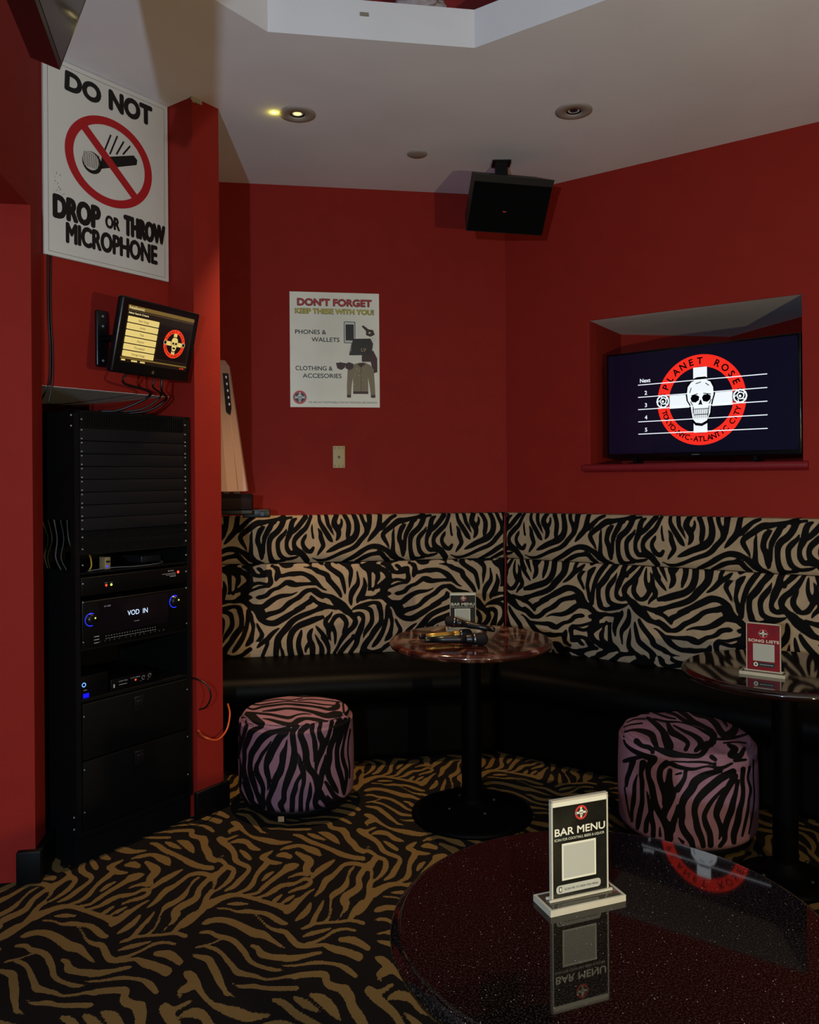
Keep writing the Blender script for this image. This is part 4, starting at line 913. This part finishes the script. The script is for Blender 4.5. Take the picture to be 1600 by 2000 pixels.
# ------------------------------------------------------------------ loudspeaker in the corner
t = thing('loudspeaker', 'black loudspeaker hung tilted in the corner near the ceiling', 'speaker', (0,0,0))
TL = np.array([.338,4.05,2.952]); wd = np.array([.97,.24,0])/math.hypot(.97,.24); th = math.radians(34)
nh = np.array([wd[1],-wd[0],0]); dn = -nh*math.sin(th)+np.array([0,0,-math.cos(th)]); nb = -(nh*math.cos(th)+np.array([0,0,-math.sin(th)]))
SW, SH, SD = .418, .285, .17
def sp(u, v, w): return tuple(TL+wd*u+dn*v+nb*w)
def spbox(u0,v0,w0,u1,v1,w1, inset=0, vi=0):
    v = [sp(u0,v0,w0),sp(u1,v0,w0),sp(u1,v1,w0),sp(u0,v1,w0),sp(u0+inset,v0+vi,w1),sp(u1-inset,v0+vi,w1),sp(u1-inset,v1-vi,w1),sp(u0+inset,v1-vi,w1)]
    return MB().add(v, [(0,3,2,1),(4,5,6,7),(0,1,5,4),(1,2,6,5),(2,3,7,6),(3,0,4,7)])
M_spk = mat('speaker_case','1c1b18',.5,spec=.3); spbox(0,0,0,SW,SH,SD,.035,.03).build('cabinet', M_spk, t)
spbox(.003,.035,-.006,SW-.003,SH-.004,.0).build('grille', mat('speaker_grille','050505',.7,spec=.1,bump=1,bscale=1500), t)
mb = MB(); spb = spbox(.0,-.001,-.008,SW,.034,.0); spb.build('top_band', mat('speaker_band','1c1c1c',.4), t)
spbox(SW*.42,SH*.60,-.008,SW*.42+.018,SH*.60+.006,-.0055).build('badge', mat('badge_red','c0303a',.4), t)
mb = MB(); c1 = Vector(sp(SW*.47,.05,SD*1.0)); mb.box((c1.x-.03,c1.y-.01,c1.z-.03),(c1.x+.035,c1.y+.03,HC-.004)); mb.box((c1.x-.045,c1.y-.03,HC-.012),(c1.x+.05,c1.y+.05,HC-.0005)); mb.build('bracket', M_dark, t)

# ------------------------------------------------------------------ screens
ME = lambda n, c, e=1: mat(n, c, .25, emit=e)
S_bg = ME('screen_navy','060618',.8); S_red = ME('screen_red','d8261a',1.0); S_white = ME('screen_white','cfd6dc',1.05); S_blk = mat('screen_black','020208',.7,spec=.05)
def screen_box(name, label, cat, loc, rz, w, h, d, bez):
    t = thing(name, label, cat, loc, rz); B((0,0,0),(w,d,h), 0, .004).build('housing', mat('tv_bezel','07070a',.18), t); return t
t = screen_box('television', 'wide flat television standing in the wall niche showing a skull logo', 'television', (1.099,4.55,ZN0+.032), math.radians(-42.4), 1.018, .575, .045, .01)
B((.012,-.0015,.022),(1.006,0,.565)).build('screen', [mat('tv_glass','04040f',.08,spec=.6,emit=.0)], t)
P = Print(.0004, 0, 0, -.0015); P.rect(.014,.024,1.004,.563,0,-.5)
tcx, tcz, tR = .532, .290, .232
P.disc(tcx,tcz,tR*.99,0,0); logo(P, tcx, tcz, tR, 1, 2, 3, 0, True, None, True)
for k, s_ in enumerate(('Next','2','3','4','5')):
    z = .392-k*.0660; P.line([(.19,z),(.865,z)], .0045, 2, 6); P.text(s_, .235 if k else .232, z+.012, .021, 2, 6, .03, None, 'c')
P.rect(.485,.010,.525,.0125,4,0)
P.build('picture', [S_bg, S_red, S_white, S_blk, mat('logo_grey','8a8a8a',.4)], t)
for x in (.16, .80):
    mb = MB(); mb.box((x-.015,-.035,-.031),(x+.015,.09,-.025)); mb.box((x-.01,.01,-.025),(x+.01,.035,.004)); mb.build('foot', M_dark, t)
# hanging television, upper left
t = thing('television', 'dark television hanging from the ceiling in the upper left corner', 'television', (0,0,0))
Pc = np.array([-.846,2.0,2.452]); wv = -np.array([-.24,.97,0]); wv /= np.linalg.norm(wv)
nn = np.array([-wv[1],wv[0],0]); nn = nn if nn[0] > 0 else -nn
tl = math.radians(19); up = nn*math.sin(tl)+np.array([0,0,math.cos(tl)]); fn = nn*math.cos(tl)-np.array([0,0,math.sin(tl)])
def tvbox(u0,v0,w0,u1,v1,w1):
    q = [tuple(Pc+wv*u+up*v-fn*w) for u,v,w in ((u0,v0,w0),(u1,v0,w0),(u1,v1,w0),(u0,v1,w0),(u0,v0,w1),(u1,v0,w1),(u1,v1,w1),(u0,v1,w1))]
    return MB().add(q, [(0,3,2,1),(4,5,6,7),(0,1,5,4),(1,2,6,5),(2,3,7,6),(3,0,4,7)])
tvbox(0,0,0,.92,.55,.07).build('housing', mat('tv_bezel','07070a',.18), t)
tvbox(.012,.014,-.001,.908,.536,.0).build('screen', mat('tv_off_glass','1b232c',.08,spec=.9,coat=.6), t)
tvbox(.1,.06,.07,.82,.48,.12).build('back_cover', M_dark, t)
tvbox(.40,.45,.12,.52,.50,.16).build('mount', M_dark, t)
c1 = Vector(tuple(Pc+wv*.46+up*.47-fn*.14)); B((c1.x-.02,c1.y-.02,c1.z),(c1.x+.02,c1.y+.02,HC-.0005)).build('ceiling_pole', M_dark, t)
# tilted song monitor
t = thing('monitor', 'small tilted song selection monitor on a wall arm above the rack', 'monitor', (0,0,0))
m0 = np.array([-1.062,3.06,2.14]); mw = np.array([.47,.88,0]); mw /= np.linalg.norm(mw); mh = np.array([mw[1],-mw[0],0])
tl = math.radians(14); mup = mh*math.sin(tl)+np.array([0,0,math.cos(tl)]); mf = mh*math.cos(tl)-np.array([0,0,math.sin(tl)])
MW, MHh, MD = .412, .29, .032
Mm = Matrix(((mw[0],-mf[0],mup[0],m0[0]),(mw[1],-mf[1],mup[1],m0[1]),(mw[2],-mf[2],mup[2],m0[2]),(0,0,0,1)))  # local x right, y into the screen, z up, origin top left
def mput(o): o.matrix_local = Mm; return o
mput(B((0,0,-MHh),(MW,MD,0), 0, .008).build('housing', mat('monitor_case','08080a',.3), t))
P = Print(.0004, 0, -MHh, -.0005); w, h = MW, MHh
P.rect(.03,.045,w-.03,h-.028,0,0); P.rect(.03,h-.042,w-.03,h-.028,4,1); P.rect(.03,h-.05,w-.03,h-.044,5,1)
P.text('healsonic', .036, h-.042, .0125, 1, 3, .01, .075); P.text('Select Search Criteria', .036, h-.060, .007, 1, 2, .015, .10)
for k, s_ in enumerate(('New Songs','Artist','Title','History','Throwback','Foreign Songs')):
    z = h-.092-k*.0262; P.rect(.036,z,.196,z+.0225,2,1,.003); P.text(s_, .116, z+.007, .0085, 3, 2, .005, None, 'c')
P.rect(.205,.075,w-.040,h-.078,3,1); P.line([(.205,.075),(w-.04,.075)],.001,5,2); logo(P, .292, .147, .058, 6, 2, 3, 2, True, None, False)
P.rect(.036,.050,.055,.056,2,2); P.rect(.085,.050,.115,.056,2,2); P.rect(.13,.050,.155,.056,2,2); P.disc(w-.065,.052,.003,6,2,10); P.rect(w-.058,.0505,w-.045,.0545,6,2); P.rect(.03,.058,w-.03,.064,4,1)
P.rect(.20,.014,.212,.026,5,0)
o = P.build('screen', [ME('mon_bg','17110b',.8), ME('mon_white','d8c890',1), ME('mon_button','c9b26a',.95), ME('mon_dark','0a0706',.7), ME('mon_brown','6b5426',.8), ME('mon_grey','3c2f1c',.8), ME('mon_red','d8361a',1)], t); mput(o)
wx, wz = hit_plane(FL, .165, 197, 662)
pl = MB(); pl.box((wx-.028,.150,wz-.115),(wx+.028,.168,wz+.115), 0, .008); o = pl.build('wall_bracket', mat('bracket_black','0c0c0e',.3), t, LL, R54)
mb = MB()
for k in (-.085,-.035,.0,.05,.09): mb.lathe([(.006,0),(.004,.004)], 8, 0, (0,0,0)); 
scr = MB()
for k in (-.09,0,.05,.09):
    q = MB(); q.lathe([(.006,0),(.004,.003)], 10); q.xform(Matrix.Translation((wx,.150,wz+k)) @ Matrix.Rotation(math.pi/2,4,'X')); q.build('bolt', M_chrome, t, LL, R54)
a0 = wpt(FL, wx, .15, wz)
ctr = np.array(Mm @ Vector((MW*.45, MD, -MHh*.5)))
mb = MB(); mid = (a0+ctr)/2+np.array([.02,-.03,0]); mb.tube([tuple(a0),tuple(mid),tuple(ctr)], .014, 10, smooth=False); mb.build('arm', M_dark, t)

# ------------------------------------------------------------------ cables
def cable(label, pts, r, m=None): return tag((lambda mb: (mb.tube(pts, r), mb.build('cable', m or M_cable))[1])(MB()), label, 'cable')
def ML(x, y, z): return tuple(Mm @ Vector((x,y,z)))
def RL(x, y, z): return tuple(wpt(FL, x, y, z).tolist())
cable('black cable hanging from the left underside of the monitor', [ML(.10,.03,-MHh),ML(.10,.03,-MHh-.04),RL(-.22,.0,1.80),RL(-.30,.09,1.735),RL(-.36,.15,1.728)], .005)
cable('black cable with a ferrite lump hanging under the monitor middle', [ML(.25,.03,-MHh),ML(.25,.03,-MHh-.04),RL(-.15,.03,1.80),RL(-.20,.08,1.745),RL(-.28,.15,1.728)], .004)
cable('black cable hanging from the right underside of the monitor', [ML(.29,.03,-MHh),ML(.30,.03,-MHh-.05),RL(-.10,.06,1.79),RL(-.15,.11,1.742),RL(-.22,.16,1.728)], .005)
vx, _ = hit_plane(FL, .162, 95, 650); 
cable('pair of black cables running down the wall under the large sign, outer one', [RL(vx,.163,2.35),RL(vx,.163,2.1),RL(vx+.006,.163,1.98),RL(vx+.002,.160,1.85),RL(vx-.012,.16,1.80),RL(vx-.02,.2,1.74)], .0035)
cable('thin black cable running down the wall under the large sign, inner one', [RL(vx+.012,.163,2.33),RL(vx+.010,.163,2.1),RL(vx+.016,.163,1.96),RL(vx+.012,.160,1.83),RL(vx+.0,.17,1.74)], .003)
def PP(px, py, d): q = ray(px, py); return tuple(CAMLOC+q*d/q[1])
cable('thick orange cable looping out low beside the equipment rack', [PP(384,1424,3.53),PP(400,1440,3.46),PP(425,1445,3.50),PP(443,1425,3.58),PP(449,1395,3.64),PP(445,1375,3.72)], .0042, M_orange)
cable('thin black cable loop beside the rack above the orange cable', [PP(350,1326,3.60),PP(380,1325,3.50),PP(404,1338,3.47),PP(412,1360,3.47),PP(403,1380,3.48),PP(386,1387,3.53)], .0035)

# ------------------------------------------------------------------ equipment rack: frame origin at its front right bottom corner
RK = fr((-.925, 3.50), 54.2); RKL = (-.925-.012, 3.50+.0, 0); RW, RD, RH = .54, .50, 1.715
t = thing('equipment_rack', 'tall black equipment rack standing in the alcove left of the red column', 'rack', RKL, R54)
Y0 = 0.0
def rb(name, a, b, m=M_rackm, bev=0, parent=None): return B(a, b, 0, bev).build(name, m, parent or t)
rb('plinth', (-RW,Y0+.02,0),(-.002,RD,.105)); rb('plinth_rail', (-RW,Y0,.105),(-.002,RD,.125))
for x in (-RW, -.022): rb('upright', (x,Y0,.125),(x+.02,Y0+.03,RH)); rb('upright', (x,RD-.03,.125),(x+.02,RD,RH))
rb('top_panel', (-RW,Y0,RH-.012),(-.002,RD,RH))
rb('side_panel', (-RW,Y0+.03,.125),(-RW+.012,RD-.03,1.10)); rb('side_panel', (-RW,Y0+.03,1.30),(-RW+.012,RD-.03,RH-.012)); rb('side_panel', (-.014,Y0+.03,.125),(-.002,RD-.03,RH-.012))
rb('back_panel', (-RW+.02,RD-.01,.125),(-.022,RD,1.7), M_black)
X0, X1 = -RW+.022, -.024
v = MB(); v.box((X0,Y0-.002,1.648),(X1,Y0+.01,1.712))
for k in range(44): x = X0+.02+(X1-X0-.04)*k/43; v.box((x,Y0-.006,1.655),(x+.005,Y0-.001,1.705))
v.build('vent_grille', M_rackm, t)
zs = np.linspace(1.648, 1.258, 9)
for k in range(8): rb('blank_panel', (X0,Y0-.004,zs[k+1]+.0012),(X1,Y0+.003,zs[k]-.0012), M_panel, .0008)
M_mesh = mat('mesh_panel','080708',.6,spec=.15,bump=1,bscale=600)
for z0, z1 in ((1.214,1.256),(1.168,1.212)):
    m_ = MB(); m_.box((X0,Y0-.002,z0),(X1,Y0-.001+.002,z0+.004)); m_.box((X0,Y0-.002,z1-.004),(X1,Y0+.001,z1)); m_.box((X0,Y0+.001,z0),(X1,Y0+.002,z1))
    for k in range(60):
        x = X0+.02+(X1-X0-.04)*k/59
        for j in range(4): z = z0+.008+j*.0085; m_.box((x+(j%2)*.004,Y0-.0025,z),(x+(j%2)*.004+.0035,Y0+.001,z+.0035))
    m_.build('mesh_panel', M_mesh, t)
sc = MB(); 
for x in (X0+.006, X1-.006):
    for z in [1.68]+[z for q in range(8) for z in (zs[q]-.008, zs[q+1]+.008)]+[1.235,1.19,1.13,1.06,.99,.84,.56,.36,.2]:
        sc.add(*(lambda b: (b.v, b.f))(MB().lathe([(.0036,0),(.0028,.003)], 6).xform(Matrix.Translation((x,Y0-.004,z)) @ Matrix.Rotation(math.pi/2,4,'X'))))
for z in (1.695,1.655,.185,.14): sc.add(*(lambda b: (b.v, b.f))(MB().lathe([(.004,0),(.003,.003)], 6).xform(Matrix.Translation((-RW,Y0+.018,z)) @ Matrix.Rotation(-math.pi/2,4,'Y'))))
o = sc.build('rack_screws', M_chrome, t); o['kind'] = 'stuff'
def drawer(z0, z1):
    d_ = rb('drawer', (X0+.002,Y0-.006,z0),(X1-.002,Y0+.40,z1), mat('drawer_black','040404',.6,spec=.15), .002)
    l = MB(); xm = (X0+X1)/2; l.box((xm-.022,Y0-.012,z1-.075),(xm+.022,Y0-.006,z1-.02), 0, .002); l.box((xm-.014,Y0-.016,z1-.06),(xm+.014,Y0-.010,z1-.035), 0, .002); l.build('latch', mat('latch_black','1c1c1f',.3,.5), d_)
drawer(.395,.605); drawer(.13,.388)
rb('shelf', (X0,Y0+.002,.612),(X1,RD-.02,.622)); rb('shelf', (X0,Y0+.002,.806),(X1,RD-.02,.816)); rb('shelf', (X0,Y0+.002,1.094),(X1,RD-.02,1.100)); 
# cables seen through the open side
cb = MB(); rnd = random.Random(2)
for k in range(5):
    y = .10+.045*k; cb.tube([(-RW+.03,y,1.30),(-RW+.03+rnd.uniform(0,.03),y+rnd.uniform(-.04,.04),1.22),(-RW+.04,y+rnd.uniform(-.04,.04),1.15),(-RW+.05,y+rnd.uniform(-.02,.02),1.10)], (.0018 if k%2 else .003), 6)
o = cb.build('rack_wiring', mat('wire_grey','4a4840',.6), t); o['kind'] = 'stuff'
# devices in the rack
def dev(name, label, cat, z): return thing(name, label, cat, (RKL[0],RKL[1],z), R54)
gl = lambda n, c, e: mat(n, c, .3, emit=e)
BLU = gl('led_blue','2030ff',2.2); GRN = gl('led_green','b8f060',1.3); REDL = gl('led_red','ff4a30',1.3); WHL = gl('vfd_white','bfd8ff',1.1); M_dev = mat('device_black','050506',.4,spec=.2)
d1 = dev('audio_switcher', 'slim black one unit switcher with small red and green lights in the rack', 'switcher', 1.012)
B((X0,-.004,0),(X1,.36,.070), 0, .002).build('case', M_dev, d1)
P = Print(.0004, X0, 0, -.004); Wd = X1-X0
P.text('StarTech', Wd*.80, .056, .006, 0, 0, .02); P.rect(Wd*.74,.047,Wd*.88,.0485,0); P.rect(Wd*.78,.041,Wd*.88,.0425,0); P.rect(Wd*.82,.034,Wd*.88,.0365,0)
P.text('POWER', Wd*.20, .040, .0028, 0, 0, 0); P.text('STATUS', Wd*.245, .040, .0028, 0, 0, 0)
P.build('lettering', [mat('ink_grey','a9a9ad',.5)], d1)['kind'] = 'stuff'
for x, z, r_, m_ in ((.215,.032,.0048,REDL),(.26,.032,.0048,GRN),(.905,.050,.006,REDL)):
    q = Print(.0004, X0, 0, -.004); q.disc(Wd*x, z, r_, 0, 0, 12); q.build('indicator_light', [m_], d1)
d2 = dev('karaoke_amplifier', 'black karaoke amplifier with blue ringed knobs and lit display in the rack', 'amplifier', .8165)
B((X0+.002,-.006,.0),(X1-.002,.40,.175), 0, .003).build('case', M_dev, d2)
B((X0+.07,-.0075,.045),(X1-.10,-.006,.165)).build('display_window', mat('display_glass','120d12',.1), d2)
P = Print(.0004, X0, 0, -.0076); P.text('VOD  IN', Wd*.40, .098, .020, 0, 1, 0, Wd*.19); P.build('display_text', [WHL], d2); P = Print(.0004, X0, 0, -.0076); P.text('SA-1800', Wd*.19, .145, .006, 1, 1, 0); P.text('healsonic', Wd*.46, .07, .005, 1, 1, 0)
for k in range(20): x = Wd*(.20+.024*k); P.rect(x,.022,x+.008,.0235,1,0); P.rect(x,.032,x+.005,.0335,1,0)
for k in range(3): P.rect(Wd*.10,.012+.012*k,Wd*.145,.0145+.012*k,1,0)
P.build('lettering', [WHL, mat('ink_grey','a9a9ad',.5)], d2)['kind'] = 'stuff'
def knob(x, z, r):
    k = MB().lathe([(r,0),(r,.002),(r*.82,.004),(r*.8,.016),(r*.72,.018),(.001,.018)], 36); k.xform(Matrix.Translation((x,-.006,z)) @ Matrix.Rotation(math.pi/2,4,'X')); kk = k.build('knob', mat('knob_black','0a0a10',.25), d2)
    q = Print(.0004, x, z, -.0085)
    n = 26; a0, a1 = math.radians(60), math.radians(290); pts = [(r*1.0*math.cos(a0+(a1-a0)*i/n), r*1.0*math.sin(a0+(a1-a0)*i/n)) for i in range(n+1)]+[(r*.84*math.cos(a1-(a1-a0)*i/n), r*.84*math.sin(a1-(a1-a0)*i/n)) for i in range(n+1)]
    for i in range(n): q.poly([pts[i], pts[i+1], pts[2*n-i], pts[2*n+1-i]], 0, 0)
    q.build('glow_ring', [BLU], kk); q = Print(.0004, x, z, -.0245); q.disc(r*.35,r*.25,r*.13,0,0,10); q.build('indicator', [GRN], kk)
knob(X0+.036, .105, .025); knob(X1-.070, .125, .026)
for k in range(14):
    x = X0+.075+k*.021+(k//5)*.010; q = MB().lathe([(.0055,0),(.005,.006),(.001,.0065)], 12); q.xform(Matrix.Translation((x,-.006,.013)) @ Matrix.Rotation(math.pi/2,4,'X')); q.build('button', M_dark, d2)
d3 = dev('effects_box', 'small black box with two knobs and a red light on the lower rack shelf', 'audio box', .622)
B((X0+.14,.02,0),(X0+.34,.17,.046), 0, .003).build('case', M_dev, d3)
P = Print(.0004, X0+.14, 0, .02); P.rect(.010,.012,.017,.026,0); P.text('CREATIVE', .034,.030,.0045,0,0,0,.04); P.rect(.036,.018,.072,.020,0); P.text('LIVE 2496', .088,.032,.0045,0,0,0,.045); P.disc(.112,.024,.004,1,0,10)
P.ring(.150,.026,.0075,.009,0,0,16); P.ring(.180,.028,.0075,.009,0,0,16); P.rect(.135,.014,.138,.016,0); P.rect(.168,.014,.171,.016,0); P.build('front_print', [mat('ink_grey','a9a9ad',.5), REDL], d3)
for x in (.150,.180): q = MB().lathe([(.007,0),(.006,.010),(.001,.010)], 16); q.xform(Matrix.Translation((X0+.14+x,.02,.027)) @ Matrix.Rotation(math.pi/2,4,'X')); q.build('knob', mat('knob_black','0a0a10',.25), d3)
d4 = dev('power_conditioner', 'black unit with a glowing blue power ring at the lower rack left', 'power unit', .622)
B((X0+.004,.015,0),(X0+.125,.25,.085), 0, .003).build('case', M_dev, d4)
P = Print(.0004, X0, 0, .015); P.ring(.020,.052,.006,.0085,0,0,18); P.rect(.018,.030,.032,.032,1); P.build('front_print', [gl('led_cyan','5a90ff',2.5), mat('ink_grey','a9a9ad',.5)], d4)
B((X0+.016,.0128,.002),(X0+.040,.0148,.018)).build('blue_light', gl('led_deep','1010d0',1.2), d4)
d5 = dev('usb_adapter', 'small tan adapter with a blue light in the upper open rack slot', 'adapter', 1.1005)
B((X0+.125,.03,0),(X0+.150,.07,.048), 0, .003).build('case', mat('adapter_tan','8a7a55',.5), d5); P = Print(.0004, X0+.125, 0, .03); P.rect(.004,.026,.021,.034,1); P.disc(.010,.012,.004,0,0,10); P.build('front_print', [BLU, M_pblack], d5)
def rcab(label, pts, r, m): return tag(MB().tube(pts, r, 8).build('cable', m, None, RKL, R54), label, 'cable')
rcab('short yellow cable rising in the upper open rack slot', [(X0+.07,.05,1.1035),(X0+.075,.045,1.12),(X0+.075,.05,1.15),(X0+.085,.08,1.165)], .003, mat('cable_yellow','b08a20',.5))
rcab('thin grey cable lying across the upper open rack slot', [(X0+.05,.03,1.1025),(X0+.15,.02,1.107),(X0+.25,.02,1.1025),(X0+.35,.02,1.103),(X0+.42,.06,1.103),(X0+.45,.12,1.103)], .0014, mat('cable_grey','77777a',.4))
d6 = dev('network_box', 'flat dark box lying at the right of the upper rack slot', 'network box', 1.1005); B((X1-.13,.13,0),(X1-.03,.26,.028), 0, .003).build('case', mat('box_dark','151418',.4), d6)
# ------------------------------------------------------------------ white tower behind the column
def WP(x, y, z): return (x, y, z)
bx = thing('storage_box', 'dark reddish box under the white unit behind the red column', 'box', (-.99,4.26,1.293), R9)
B((-.16,-.11,0),(.17,.11,.075), 0, .003).build('case', mat('box_brown','140504',.6,spec=.15,noise=.3,nscale=10), bx)
B((-.16,-.113,.068),(.172,-.109,.082)).build('lid', mat('box_lid','0c0404',.6,spec=.1), bx)
t = thing('shelf_bracket', 'black bracket holding the dark box behind the red column', 'bracket', (-.99,4.26,1.25), R9)
B((-.16,-.10,.018),(.17,.16,.042), 0, .002).build('shelf', M_dark, t); B((.12,-.02,-.002),(.26,.10,.04), 0, .004).build('arm', M_dark, t)
mb = MB().lathe([(.014,0),(.012,.008)], 16); mb.xform(Matrix.Translation((.22,-.02,.018)) @ Matrix.Rotation(math.pi/2,4,'X')); mb.build('knob', mat('latch_black','1c1c1f',.3,.5), t)
t = thing('air_purifier', 'tall tapered white plastic unit partly hidden behind the red column', 'appliance', (-.99,4.24,1.375), R9)
M_pur = mat('white_plastic','b89a8e',.45)
mb = MB(); b0 = [(-.15,-.06),(.05,-.085),(.145,-.03),(.15,.06),(-.15,.06)]; b1 = [(-.12,-.03),(-.0,-.045),(.06,-.012),(.062,.035),(-.12,.035)]
v = [(x,y,.012) for x,y in b0]+[(x,y,.66) for x,y in b1]+[(x*.8-.01,y*.6,.69) for x,y in b1]
mb.add(v, [tuple(range(4,-1,-1))]+[(i,(i+1)%5,5+(i+1)%5,5+i) for i in range(5)]+[(5+i,5+(i+1)%5,10+(i+1)%5,10+i) for i in range(5)]+[(10,11,12,13,14)]); mb.build('body', M_pur, t)
q0 = Vector((.145,-.03,.012)); 
def onface(u, z):  # point on the right front facet
    s = (z-.012)/.648; a = Vector((.05+(-.05)*s, -.085+.04*s, z)); b = Vector((.145-.085*s, -.03+.018*s, z)); return a.lerp(b, u)
nf = Vector((.5,-.86,0.08)).normalized()
mb = MB(); pts = [onface(.35,.42),onface(.62,.40),onface(.75,.44),onface(.85,.62),onface(.40,.62)]
mb.add([tuple(p+nf*.0012) for p in pts]+[tuple(p-nf*.002) for p in pts], [(0,1,2,3,4),(9,8,7,6,5)]+[(i,5+i,5+(i+1)%5,(i+1)%5) for i in range(5)]); mb.build('control_slot', mat('slot_dark','0c0a10',.15), t)
for k in range(5):
    p = onface(.62,.60-.035*k)+nf*.0016; mb = MB().box((p.x-.004,p.y-.001,p.z-.006),(p.x+.004,p.y+.001,p.z+.006)); mb.build('indicator', mat('ind_white','c9c4cc',.4,emit=.25), t)
mb = MB(); mb.tube([tuple(onface(.55,.02)+nf*.001), tuple(onface(.60,.41)+nf*.001)], .0012, 4, smooth=False); mb.build('seam', mat('seam_lt','d8a890',.5), t)
for k in range(5): B((-.12+.05*k,-.05,0),(-.09+.05*k,.04,.013)).build('foot', mat('foot_grey','5a5048',.4), t)
